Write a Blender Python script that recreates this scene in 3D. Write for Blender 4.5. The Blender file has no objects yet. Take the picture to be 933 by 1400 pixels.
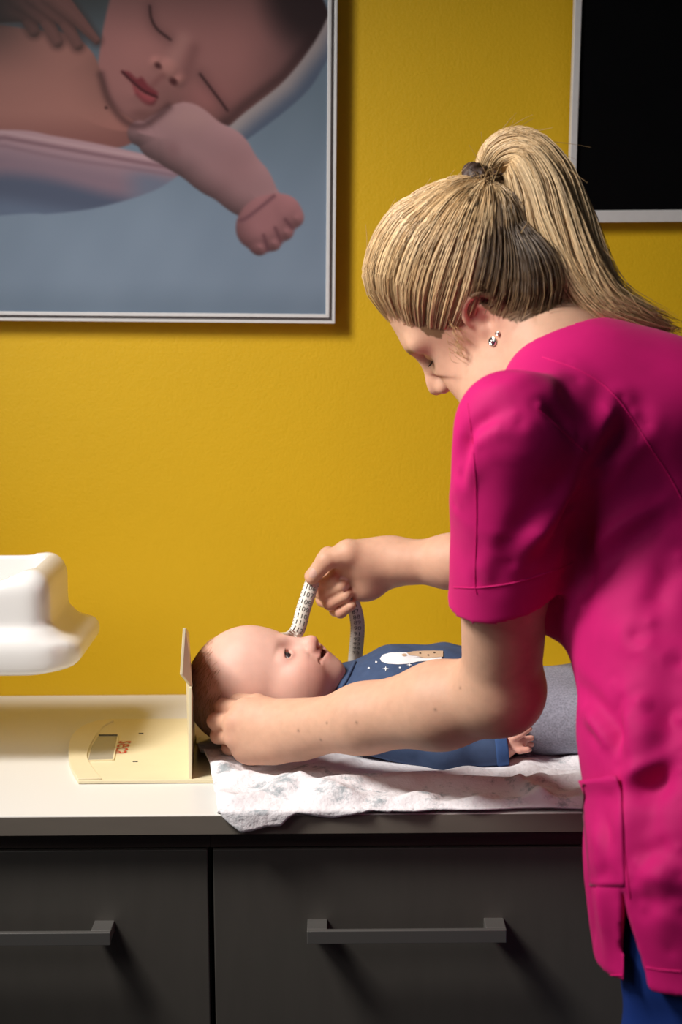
import bpy, math, random
import numpy as np
from mathutils import Vector, Matrix
from mathutils.bvhtree import BVHTree

rng = np.random.default_rng(7)
random.seed(7)
scene = bpy.context.scene
COL = scene.collection
f32 = np.float32

# ------------------------------------------------------------------ camera
FPX = 2300.0
PITCH = math.atan(300 / FPX)
ROLL = math.radians(0.40)
CAM = np.array([0.0, -2.388, 1.477])
fwd = np.array([0, math.cos(PITCH), -math.sin(PITCH)])
up0 = np.array([0, math.sin(PITCH), math.cos(PITCH)])
ri0 = np.array([1.0, 0, 0])
RIGHT = math.cos(ROLL) * ri0 - math.sin(ROLL) * up0
UP = math.cos(ROLL) * up0 + math.sin(ROLL) * ri0
cd = bpy.data.cameras.new('camera')
cd.sensor_fit = 'VERTICAL'; cd.sensor_height = 36; cd.sensor_width = 24
cd.lens = FPX / 1400 * 36
cam = bpy.data.objects.new('camera', cd); COL.objects.link(cam)
M = Matrix.Identity(4)
for i in range(3):
    M[i][0] = RIGHT[i]; M[i][1] = UP[i]; M[i][2] = -fwd[i]; M[i][3] = CAM[i]
cam.matrix_world = M
cd.dof.use_dof = True; cd.dof.focus_distance = 1.98; cd.dof.aperture_fstop = 4.5
scene.camera = cam

# ------------------------------------------------------------------ world, lights, exposure
w = bpy.data.worlds.new('world'); scene.world = w; w.use_nodes = True
w.node_tree.nodes['Background'].inputs[0].default_value = (0.85, 0.92, 1.0, 1)
w.node_tree.nodes['Background'].inputs[1].default_value = 0.034

def area(name, loc, target, size, power, color, spread=180):
    l = bpy.data.lights.new(name, 'AREA'); l.shape = 'RECTANGLE'
    l.size, l.size_y = size; l.energy = power; l.color = color; l.spread = math.radians(spread)
    o = bpy.data.objects.new(name, l); COL.objects.link(o)
    o.location = loc
    o.rotation_euler = (Vector(target) - Vector(loc)).to_track_quat('-Z', 'Y').to_euler()
    return o
area('window_light', (-0.92, -0.97, 2.20), (0.12, -0.38, 0.98), (0.32, 0.46), 8.3, (1.0, 0.96, 0.90), 84)
area('front_fill_light', (-1.55, -2.05, 2.35), (0.20, -0.65, 1.15), (0.9, 0.8), 2.4, (1.0, 0.97, 0.94), 90)  # soft fill lamp added at the front left to brighten the sleeve
vs = scene.view_settings
vs.view_transform = 'Standard'; vs.look = 'None'; vs.gamma = 1; vs.use_curve_mapping = False
vs.exposure = 0.0

# ------------------------------------------------------------------ point from a pixel and a depth
def ray(px, py):
    d = fwd + RIGHT * (px - 466.5) / FPX - UP * (py - 700) / FPX
    return d
def P(px, py, Y):
    d = ray(px, py)
    return CAM + d * ((Y - CAM[1]) / d[1])
def nrm(v):
    v = np.asarray(v, float); return v / np.linalg.norm(v)
def sr(c):
    c = np.asarray(c, float) / 255.0
    return np.where(c <= 0.04045, c / 12.92, ((c + 0.055) / 1.055) ** 2.4)

# ------------------------------------------------------------------ object helpers
def mk_mesh(name, V, F, mat=None, parent=None, col=None, smooth=True):
    V = np.ascontiguousarray(V, f32); F = np.asarray(F, np.int32)
    me = bpy.data.meshes.new(name)
    k = F.shape[1]; n = len(F)
    me.vertices.add(len(V)); me.vertices.foreach_set('co', V.ravel())
    me.loops.add(n * k); me.loops.foreach_set('vertex_index', F.ravel())
    me.polygons.add(n); me.polygons.foreach_set('loop_start', np.arange(0, n * k, k, dtype=np.int32))
    me.update(calc_edges=True)
    if smooth: me.polygons.foreach_set('use_smooth', np.ones(n, bool))
    if col is not None:
        a = me.color_attributes.new('Col', 'FLOAT_COLOR', 'POINT')
        c = np.ones((len(V), 4), f32); c[:, :3] = col
        a.data.foreach_set('color', c.ravel())
    return link(name, me, mat, parent)
def link(name, me, mat=None, parent=None):
    o = bpy.data.objects.new(name, me); COL.objects.link(o)
    if mat is not None and not me.materials: me.materials.append(mat)
    if parent is not None:
        o.parent = parent
        o.matrix_parent_inverse = Matrix.Translation(parent.location).inverted() if parent.type == 'EMPTY' and parent.parent is None else Matrix.Identity(4)
        # parts are modelled in world coordinates: sub-parts sit under parts whose own matrix is identity in the world
    return o
def tag(o, label, cat, group=None):
    o['label'] = label; o['category'] = cat
    if group: o['group'] = group
    return o
def struct(o, label, cat):
    o['kind'] = 'structure'; o['label'] = label; o['category'] = cat; return o
def empty(name, loc, label, cat, group=None):
    o = bpy.data.objects.new(name, None); COL.objects.link(o); o.location = [float(a) for a in loc]
    o.empty_display_size = 0.05
    return tag(o, label, cat, group)
def poly_mesh(name, V, F, mat=None, parent=None, bevel=0, seg=2, smooth=False):
    me = bpy.data.meshes.new(name); me.from_pydata([tuple(map(float, v)) for v in V], [], F); me.update()
    o = link(name, me, mat, parent)
    if bevel:
        b = o.modifiers.new('bevel', 'BEVEL'); b.width = bevel; b.segments = seg; b.limit_method = 'ANGLE'
    if smooth: me.polygons.foreach_set('use_smooth', np.ones(len(me.polygons), bool))
    return o
def box(name, lo, hi, mat, parent=None, bevel=0.0015):
    x0, y0, z0 = lo; x1, y1, z1 = hi
    V = [(x0,y0,z0),(x1,y0,z0),(x1,y1,z0),(x0,y1,z0),(x0,y0,z1),(x1,y0,z1),(x1,y1,z1),(x0,y1,z1)]
    F = [(3,2,1,0),(4,5,6,7),(0,1,5,4),(1,2,6,5),(2,3,7,6),(3,0,4,7)]
    return poly_mesh(name, V, F, mat, parent, bevel)
def prism(name, pts, ext, mat, parent=None, bevel=0.0):
    """pts: 3-D outline (planar), ext: extrusion vector"""
    pts = np.asarray(pts, float); n = len(pts); V = np.vstack([pts, pts + np.asarray(ext, float)])
    F = [tuple(range(n))[::-1], tuple(range(n, 2 * n))] + [(i, (i + 1) % n, n + (i + 1) % n, n + i) for i in range(n)]
    return poly_mesh(name, V, F, mat, parent, bevel)

# ------------------------------------------------------------------ materials
def mat(name, base=(0.8, 0.8, 0.8), rough=0.5, attr=False, bump=None, var=None, metal=0, sss=0, sss_r=(1, .35, .2), sss_s=.006,
        spec=0.5, sheen=0, coat=0, emis=None, aniso=0):
    m = bpy.data.materials.new(name); m.use_nodes = True
    nt = m.node_tree; b = nt.nodes['Principled BSDF']
    b.inputs['Base Color'].default_value = (*base, 1); b.inputs['Roughness'].default_value = rough
    b.inputs['Metallic'].default_value = metal; b.inputs['Specular IOR Level'].default_value = spec
    if sss:
        b.inputs['Subsurface Weight'].default_value = sss; b.inputs['Subsurface Radius'].default_value = sss_r
        b.inputs['Subsurface Scale'].default_value = sss_s
    if sheen: b.inputs['Sheen Weight'].default_value = sheen; b.inputs['Sheen Roughness'].default_value = .4
    if coat: b.inputs['Coat Weight'].default_value = coat; b.inputs['Coat Roughness'].default_value = .1
    tc = nt.nodes.new('ShaderNodeTexCoord')
    src = None
    if attr:
        a = nt.nodes.new('ShaderNodeAttribute'); a.attribute_name = 'Col'; src = a.outputs['Color']
    if var:   # (scale, amount, stretch)
        sc, am, st = var
        mp = nt.nodes.new('ShaderNodeMapping'); mp.inputs['Scale'].default_value = st
        nt.links.new(tc.outputs['Object'], mp.inputs[0])
        n = nt.nodes.new('ShaderNodeTexNoise'); n.inputs['Scale'].default_value = sc; n.inputs['Detail'].default_value = 5
        nt.links.new(mp.outputs[0], n.inputs['Vector'])
        mr = nt.nodes.new('ShaderNodeMapRange'); mr.inputs[1].default_value = .3; mr.inputs[2].default_value = .7
        mr.inputs[3].default_value = 1 - am; mr.inputs[4].default_value = 1 + am
        nt.links.new(n.outputs[0], mr.inputs[0])
        mx = nt.nodes.new('ShaderNodeMix'); mx.data_type = 'RGBA'; mx.blend_type = 'MULTIPLY'; mx.inputs[0].default_value = 1
        if src: nt.links.new(src, mx.inputs[6])
        else: mx.inputs[6].default_value = (*base, 1)
        nt.links.new(mr.outputs[0], mx.inputs[7]); src = mx.outputs[2]
    if src: nt.links.new(src, b.inputs['Base Color'])
    if bump:  # list of (scale, strength, distance, detail)
        prev = None
        for sc, st, di, de in bump:
            n = nt.nodes.new('ShaderNodeTexNoise'); n.inputs['Scale'].default_value = sc; n.inputs['Detail'].default_value = de
            nt.links.new(tc.outputs['Object'], n.inputs['Vector'])
            bp = nt.nodes.new('ShaderNodeBump'); bp.inputs['Strength'].default_value = st; bp.inputs['Distance'].default_value = di
            nt.links.new(n.outputs[0], bp.inputs['Height'])
            if prev: nt.links.new(prev, bp.inputs['Normal'])
            prev = bp.outputs[0]
        nt.links.new(prev, b.inputs['Normal'])
    return m

M_wall = mat('yellow_paint', (0.70, 0.425, 0.002), .55, bump=[(260, .35, .0012, 3), (60, .15, .002, 2)], var=(3, .03, (1, 1, 1)))
M_floor = mat('grey_vinyl', (0.16, 0.155, 0.15), .5, var=(9, .1, (1, 1, 1)), bump=[(200, .1, .001, 2)])
M_top = mat('white_laminate', (0.78, 0.76, 0.72), .38, bump=[(900, .05, .0004, 2)])
M_edge = mat('taupe_edging', (0.17, 0.145, 0.12), .5, var=(60, .05, (.2, 1, 1)))
M_drawer = mat('taupe_laminate', (0.075, 0.068, 0.06), .42, var=(60, .04, (1, 1, .2)), bump=[(700, .06, .0005, 2)])
M_rail = mat('dark_wood', (0.055, 0.04, 0.032), .5, var=(40, .35, (.15, 1, 3)), bump=[(160, .2, .0006, 4)])
M_carcass = mat('carcass_board', (0.10, 0.095, 0.09), .6, var=(30, .05, (1, 1, 1)))
M_metal = mat('brushed_steel', (0.30, 0.285, 0.27), .40, metal=.8, bump=[(500, .05, .0003, 2)])
M_frame = mat('silver_white_frame', (0.68, 0.67, 0.68), .32, var=(80, .03, (1, 1, 1)))
M_print = mat('photo_print', rough=.3, attr=True, spec=.35)
M_black = mat('black_print', (0.0025, 0.0025, 0.003), .35, spec=.15, var=(20, .1, (1, 1, 1)))
M_cream = mat('cream_plastic', (0.80, 0.70, 0.47), .33, spec=.4, var=(30, .02, (1, 1, 1)))
M_lcd = mat('grey_display', (0.36, 0.34, 0.29), .25, var=(40, .03, (1, 1, 1)))
M_red = mat('red_lettering', (0.62, 0.05, 0.03), .5, var=(40, .03, (1, 1, 1)))
M_mark = mat('dark_marks', (0.05, 0.045, 0.04), .5, var=(40, .03, (1, 1, 1)))
M_tray = mat('white_glossy_plastic', (0.82, 0.80, 0.78), .2, spec=.5, coat=.3, var=(20, .01, (1, 1, 1)))
M_skin = mat('skin', spec=.35, rough=.56, attr=True, sss=.18, sss_s=.006, bump=[(420, .12, .0008, 4), (120, .06, .001, 2)], var=(90, .05, (1, 1, 1)))
M_bskin = mat('baby_skin', spec=.35, rough=.52, attr=True, sss=.22, sss_s=.006, bump=[(500, .05, .0005, 3)], var=(70, .04, (1, 1, 1)))
M_pink = mat('pink_cotton', (0.60, 0.005, 0.155), .72, sheen=.05, spec=.25, bump=[(900, .08, .0005, 2)], var=(25, .05, (1, 1, 1)))
M_pinkd = mat('pink_thread', (0.70, 0.010, 0.18), .65, spec=.2, var=(200, .1, (1, 1, 1)))
M_blue = mat('royal_blue_cotton', (0.008, 0.032, 0.19), .7, spec=.25, bump=[(800, .1, .0006, 2)], var=(25, .08, (1, 1, 1)))
M_navy = mat('denim_blue_jersey', rough=.8, attr=True, spec=.2, bump=[(900, .25, .0006, 3)], var=(120, .08, (1, 1, 1)))
M_grey = mat('grey_melange_jersey', (0.27, 0.27, 0.33), .85, spec=.15, bump=[(800, .3, .0006, 3)], var=(400, .25, (1, 1, 1)))
M_hair = mat('blonde_hair', rough=.38, attr=True, spec=.5)
M_bhair = mat('baby_hair', rough=.5, attr=True, spec=.4)
M_tie = mat('brown_scrunchie', (0.05, 0.025, 0.018), .6, bump=[(150, .5, .003, 3)], var=(80, .3, (1, 1, 1)))
M_silver = mat('polished_silver', (0.75, 0.74, 0.72), .15, metal=1, var=(90, .05, (1, 1, 1)))
M_tape = mat('white_tape', (0.72, 0.68, 0.60), .5, var=(200, .05, (1, 1, 1)))
M_white = mat('white_ink', (0.80, 0.80, 0.82), .7, var=(90, .04, (1, 1, 1)))
M_beige = mat('beige_ink', (0.55, 0.38, 0.25), .7, var=(90, .06, (1, 1, 1)))
M_shoe = mat('white_shoe', (0.6, 0.6, 0.6), .5, var=(30, .05, (1, 1, 1)))
M_eye = mat('eye_gloss', rough=.08, attr=True, spec=.5)

# ------------------------------------------------------------------ distance-field sculpting
class Field:
    def __init__(s, lo, hi, h):
        s.lo = np.asarray(lo, float); s.h = h
        s.n = np.ceil((np.asarray(hi, float) - s.lo) / h).astype(int) + 1
        s.d = np.full(s.n, 1.0, f32)
        s.ax = [(s.lo[i] + h * np.arange(s.n[i])).astype(f32) for i in range(3)]
    def sub(s, lo, hi, pad):
        sl = []
        for i in range(3):
            a = int(max(0, math.floor((lo[i] - pad - s.lo[i]) / s.h))); b = int(min(s.n[i], math.ceil((hi[i] + pad - s.lo[i]) / s.h) + 1))
            if b <= a: return None, None
            sl.append(slice(a, b))
        X = s.ax[0][sl[0]][:, None, None]; Y = s.ax[1][sl[1]][None, :, None]; Z = s.ax[2][sl[2]][None, None, :]
        return tuple(sl), (X, Y, Z)
    def op(s, prim, k=0.0, mode='u'):
        lo, hi, fn = prim
        sl, c = s.sub(lo, hi, k + 3 * s.h)
        if sl is None: return s
        b = fn(*c).astype(f32); a = s.d[sl]
        if mode == 'u':
            r = np.minimum(a, b)
            if k > 0: hh = np.maximum(k - np.abs(a - b), 0) / k; r = r - hh * hh * (k * .25)
        elif mode == 's':
            b = -b; r = np.maximum(a, b)
            if k > 0: hh = np.maximum(k - np.abs(a - b), 0) / k; r = r + hh * hh * (k * .25)
        s.d[sl] = r
        return s
    def chain(s, pts, rads, k=0.01, mode='u', squash=None):
        for i in range(len(pts) - 1):
            s.op(cone(pts[i], pts[i + 1], rads[i], rads[i + 1], squash), k, mode)
        return s
    def clip(s, p, n, k=0.0):   # keep the side opposite to n
        p = np.asarray(p, float); n = nrm(n)
        b = (n[0] * (s.ax[0] - p[0]))[:, None, None] + (n[1] * (s.ax[1] - p[1]))[None, :, None] + (n[2] * (s.ax[2] - p[2]))[None, None, :]
        r = np.maximum(s.d, b)
        if k > 0: hh = np.maximum(k - np.abs(s.d - b), 0) / k; r = r + hh * hh * (k * .25)
        s.d = r.astype(f32); return s
    def mesh(s, smooth=2):
        d = s.d; neg = d < 0
        nx, ny, nz = np.array(d.shape) - 1
        cnt = np.zeros((nx, ny, nz), np.uint8)
        for i in (0, 1):
            for j in (0, 1):
                for k in (0, 1): cnt += neg[i:i + nx, j:j + ny, k:k + nz]
        act = (cnt > 0) & (cnt < 8); idx = np.argwhere(act); del cnt
        vid = np.full(act.shape, -1, np.int32); vid[act] = np.arange(len(idx))
        acc = np.zeros((len(idx), 3)); num = np.zeros(len(idx))
        cs = [(i, j, k) for i in (0, 1) for j in (0, 1) for k in (0, 1)]
        val = {c: d[idx[:, 0] + c[0], idx[:, 1] + c[1], idx[:, 2] + c[2]] for c in cs}
        for c in cs:
            for a in range(3):
                if c[a] == 0:
                    e = list(c); e[a] = 1; e = tuple(e)
                    v1, v2 = val[c], val[e]; m = (v1 < 0) != (v2 < 0)
                    t = v1[m] / (v1[m] - v2[m]); p = np.tile(np.array(c, float), (m.sum(), 1)); p[:, a] += t
                    acc[m] += p; num[m] += 1
        V = s.lo + s.h * (idx + acc / num[:, None])
        Fs = []
        m = neg[:-1, 1:-1, 1:-1] != neg[1:, 1:-1, 1:-1]; q = np.argwhere(m); i, j, k = q[:, 0], q[:, 1] + 1, q[:, 2] + 1
        Fq = np.stack([vid[i, j - 1, k - 1], vid[i, j, k - 1], vid[i, j, k], vid[i, j - 1, k]], 1); fl = ~neg[i, j, k]; Fq[fl] = Fq[fl, ::-1]; Fs.append(Fq)
        m = neg[1:-1, :-1, 1:-1] != neg[1:-1, 1:, 1:-1]; q = np.argwhere(m); i, j, k = q[:, 0] + 1, q[:, 1], q[:, 2] + 1
        Fq = np.stack([vid[i - 1, j, k - 1], vid[i - 1, j, k], vid[i, j, k], vid[i, j, k - 1]], 1); fl = ~neg[i, j, k]; Fq[fl] = Fq[fl, ::-1]; Fs.append(Fq)
        m = neg[1:-1, 1:-1, :-1] != neg[1:-1, 1:-1, 1:]; q = np.argwhere(m); i, j, k = q[:, 0] + 1, q[:, 1] + 1, q[:, 2]
        Fq = np.stack([vid[i - 1, j - 1, k], vid[i, j - 1, k], vid[i, j, k], vid[i - 1, j, k]], 1); fl = ~neg[i, j, k]; Fq[fl] = Fq[fl, ::-1]; Fs.append(Fq)
        F = np.vstack(Fs)
        for _ in range(smooth): V = relax(V, F, .5)
        return V, F
def relax(V, F, a):
    acc = np.zeros_like(V); n = np.zeros(len(V))
    for i in range(4):
        u, v = F[:, i], F[:, (i + 1) % 4]
        for c in range(3): acc[:, c] += np.bincount(u, V[v, c], len(V)) + np.bincount(v, V[u, c], len(V))
        n += np.bincount(u, minlength=len(V)) + np.bincount(v, minlength=len(V))
    return V + a * (acc / np.maximum(n, 1)[:, None] - V)
def vnormals(V, F):
    fn = np.cross(V[F[:, 2]] - V[F[:, 0]], V[F[:, 3]] - V[F[:, 1]])
    N = np.zeros_like(V)
    for i in range(4):
        for c in range(3): N[:, c] += np.bincount(F[:, i], fn[:, c], len(V))
    return N / np.maximum(np.linalg.norm(N, axis=1), 1e-12)[:, None]
def cone(a, b, r1, r2, squash=None):
    a = np.asarray(a, float); b = np.asarray(b, float); r = max(r1, r2)
    lo = np.minimum(a, b) - r; hi = np.maximum(a, b) + r
    ba = b - a
    if squash is not None: ba = ba + squash[0] * float(ba @ squash[0]) * (squash[1] - 1)
    l2 = float(ba @ ba) + 1e-12
    def fn(X, Y, Z):
        px, py, pz = X - f32(a[0]), Y - f32(a[1]), Z - f32(a[2])
        if squash is not None:
            n, sc = squash; dn = (px * n[0] + py * n[1] + pz * n[2]) * (sc - 1)
            dn = dn.astype(f32); px = px + dn * f32(n[0]); py = py + dn * f32(n[1]); pz = pz + dn * f32(n[2])
        t = np.clip((px * ba[0] + py * ba[1] + pz * ba[2]) / l2, 0, 1).astype(f32)
        return np.sqrt((px - f32(ba[0]) * t) ** 2 + (py - f32(ba[1]) * t) ** 2 + (pz - f32(ba[2]) * t) ** 2) - (f32(r1) + f32(r2 - r1) * t)
    return lo, hi, fn
def ell(c, r, R=None):
    c = np.asarray(c, float); r = np.asarray(r, float); R = np.eye(3) if R is None else np.asarray(R, float)  # rows of R: local axes
    m = r.max(); 
    def fn(X, Y, Z):
        q0 = 0; q1 = 0
        px, py, pz = X - f32(c[0]), Y - f32(c[1]), Z - f32(c[2])
        for i in range(3):
            l = (px * f32(R[i, 0]) + py * f32(R[i, 1]) + pz * f32(R[i, 2]))
            q0 = q0 + (l / f32(r[i])) ** 2; q1 = q1 + (l / f32(r[i] ** 2)) ** 2
        k0 = np.sqrt(q0); k1 = np.sqrt(q1) + f32(1e-9)
        return k0 * (k0 - 1) / k1
    return c - m, c + m, fn
def rbox(c, hf, r, R=None):
    c = np.asarray(c, float); hf = np.asarray(hf, float); R = np.eye(3) if R is None else np.asarray(R, float)
    m = np.linalg.norm(hf)
    ext = np.abs(R.T) @ hf
    def fn(X, Y, Z):
        px, py, pz = X - f32(c[0]), Y - f32(c[1]), Z - f32(c[2])
        s = 0; mx = None
        for i in range(3):
            q = np.abs(px * f32(R[i, 0]) + py * f32(R[i, 1]) + pz * f32(R[i, 2])) - f32(hf[i] - r)
            s = s + np.maximum(q, 0) ** 2; mx = q if mx is None else np.maximum(mx, q)
        return np.sqrt(s) + np.minimum(mx, 0) - f32(r)
    return c - ext, c + ext, fn
def gauss(V, c, r):
    return np.exp(-(((V - np.asarray(c)) / r) ** 2).sum(1))
def poly_dist(V, pl):
    pl = np.asarray(pl, float); best = np.full(len(V), 1e9)
    for i in range(len(pl) - 1):
        a, ba = pl[i], pl[i + 1] - pl[i]
        t = np.clip(((V - a) @ ba) / (ba @ ba + 1e-12), 0, 1)
        best = np.minimum(best, np.linalg.norm(V - a - t[:, None] * ba, axis=1))
    return best
def noise3(V, sc, seed=0, n=14):
    r = np.random.default_rng(seed); out = np.zeros(len(V))
    for _ in range(n):
        k = r.normal(size=3); k = k / np.linalg.norm(k) * sc * r.uniform(.5, 1.6)
        out += np.sin(V @ k + r.uniform(0, 6.28))
    return out / math.sqrt(n / 2)
def bvh(V, F): return BVHTree.FromPolygons([tuple(v) for v in V.tolist()], F.tolist())
def cast(tree, px, py):
    d = Vector(nrm(ray(px, py))); h = tree.ray_cast(Vector(CAM), d)
    return (np.array(h[0]), np.array(h[1])) if h[0] is not None else (None, None)
def smoothpath(pts, n=8):
    pts = np.asarray(pts, float); out = []
    e = np.vstack([2 * pts[0] - pts[1], pts, 2 * pts[-1] - pts[-2]])
    for i in range(1, len(e) - 2):
        for t in np.linspace(0, 1, n, endpoint=False):
            p0, p1, p2, p3 = e[i - 1:i + 3]
            out.append(.5 * ((2 * p1) + (-p0 + p2) * t + (2 * p0 - 5 * p1 + 4 * p2 - p3) * t * t + (-p0 + 3 * p1 - 3 * p2 + p3) * t ** 3))
    out.append(pts[-1]); return np.array(out)
def tubes(Pn, Rn, Cn, sides=3):
    """Pn (n,k,3) paths, Rn (n,k) radii, Cn (n,k,3) colours -> V,F,C"""
    n, k, _ = Pn.shape
    T = np.gradient(Pn, axis=1); T /= np.linalg.norm(T, axis=2, keepdims=True) + 1e-9
    ref = np.array([.31, .62, .72]); A = np.cross(T, ref); A /= np.linalg.norm(A, axis=2, keepdims=True) + 1e-9
    B = np.cross(T, A)
    ang = np.arange(sides) * 2 * math.pi / sides
    V = Pn[:, :, None] + Rn[:, :, None, None] * (A[:, :, None] * np.cos(ang)[None, None, :, None] + B[:, :, None] * np.sin(ang)[None, None, :, None])
    id_ = np.arange(n * k * sides).reshape(n, k, sides); nx = np.roll(id_, -1, axis=2)
    F = np.stack([id_[:, :-1], nx[:, :-1], nx[:, 1:], id_[:, 1:]], -1).reshape(-1, 4)
    C = np.repeat(Cn[:, :, None], sides, axis=2)
    return V.reshape(-1, 3), F, C.reshape(-1, 3)
def tube_obj(name, path, r, mat_, parent=None, sides=8, col=None):
    path = np.asarray(path, float)[None]; R = np.full(path.shape[:2], r) if np.isscalar(r) else np.asarray(r)[None]
    V, F, C = tubes(path, R, np.zeros(path.shape) if col is None else np.tile(np.asarray(col, float), (1, path.shape[1], 1)), sides)
    return mk_mesh(name, V, F, mat_, parent, C if col is not None else None)
def text_mesh(s, size=1.0, align='CENTER'):
    cu = bpy.data.curves.new('txt', 'FONT'); cu.body = s; cu.size = size; cu.align_x = align; cu.align_y = 'CENTER'; cu.resolution_u = 2
    o = bpy.data.objects.new('txt', cu); COL.objects.link(o)
    dg = bpy.context.evaluated_depsgraph_get()
    me = bpy.data.meshes.new_from_object(o.evaluated_get(dg))
    bpy.data.objects.remove(o); bpy.data.curves.remove(cu)
    V = np.array([v.co[:] for v in me.vertices]); F = [tuple(p.vertices) for p in me.polygons]
    bpy.data.meshes.remove(me)
    return V, F
# ================================================================== the setting
CT = 0.90            # worktop height
YF = -0.57           # worktop front edge
wall = box('wall_back', (-1.9, 0, 0), (1.9, 0.12, 2.7), M_wall, None, 0)
struct(wall, 'matt mustard yellow wall with fine roller texture behind the counter', 'wall')
floor = box('floor', (-1.9, -3.2, -0.05), (1.9, 0.0, 0), M_floor, None, 0)
struct(floor, 'grey vinyl floor below the drawers and the woman', 'floor')

# worktop
wt = box('worktop', (-1.3, YF, CT - 0.022), (1.2, -0.001, CT), M_top, None, 0.0012)
box('edge_band', (-1.3, YF - .0012, CT - 0.022), (1.2, YF, CT - .0012), M_edge, wt, 0)
tag(wt, 'long white laminate worktop running along the yellow wall', 'worktop')

# cabinets with a recessed dark rail, drawer fronts and bar handles
def cabinet(x0, x1, label, hx0, hx1):
    root = empty('drawer_cabinet', ((x0 + x1) / 2, -0.28, 0.0), label, 'cabinet', 'drawer cabinets under the worktop')
    box('carcass', (x0 + .002, -0.53, 0.10), (x1 - .002, -0.004, CT - 0.0225), M_carcass, root)
    box('plinth', (x0 + .002, -0.49, 0.0), (x1 - .002, -0.02, 0.10), M_rail, root)
    box('rail', (x0, -0.548, ZD - 0.001), (x1, -0.5305, CT - 0.0225), M_rail, root, 0.0008)
    fronts = ((0.505, ZD - 0.002), (0.11, 0.497))
    for i, (z0, z1) in enumerate(fronts):
        d = box('drawer_front', (x0 + GAP, -0.553, z0), (x1 - GAP, -0.5305, z1), M_drawer, root, 0.0012)
        zc = (HZ if i == 0 else z1 - (fronts[0][1] - HZ))
        h = box('handle', (hx0, -0.590, zc - .0085), (hx1, -0.583, zc + .0065), M_metal, d, 0.0008)
        for xa, xb in ((hx0, hx0 + .0225), (hx1 - .0225, hx1)):
            box('handle_post', (xa, -0.5832, zc - .006), (xb, -0.5525, zc + .0065), M_metal, d, 0.0008)
    return root
def zat(py, Y, px=466): return P(px, py, Y)[2]
ZD = zat(1158, -0.553)
HZ = zat(1280, -0.59, 556)
GAP = 0.003
xg = P(289, 1250, -0.553)[0]
hxa, hxb = P(420, 1285, -.59)[0], P(693, 1285, -.59)[0]
cabinet(xg, xg + 0.60, 'taupe drawer cabinet beside the woman in pink', hxa, hxb)
hxr = P(151, 1290, -.59)[0]
cabinet(xg - 0.60, xg, 'taupe drawer cabinet at the left below the baby scale', hxr - (hxb - hxa), hxr)

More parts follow.
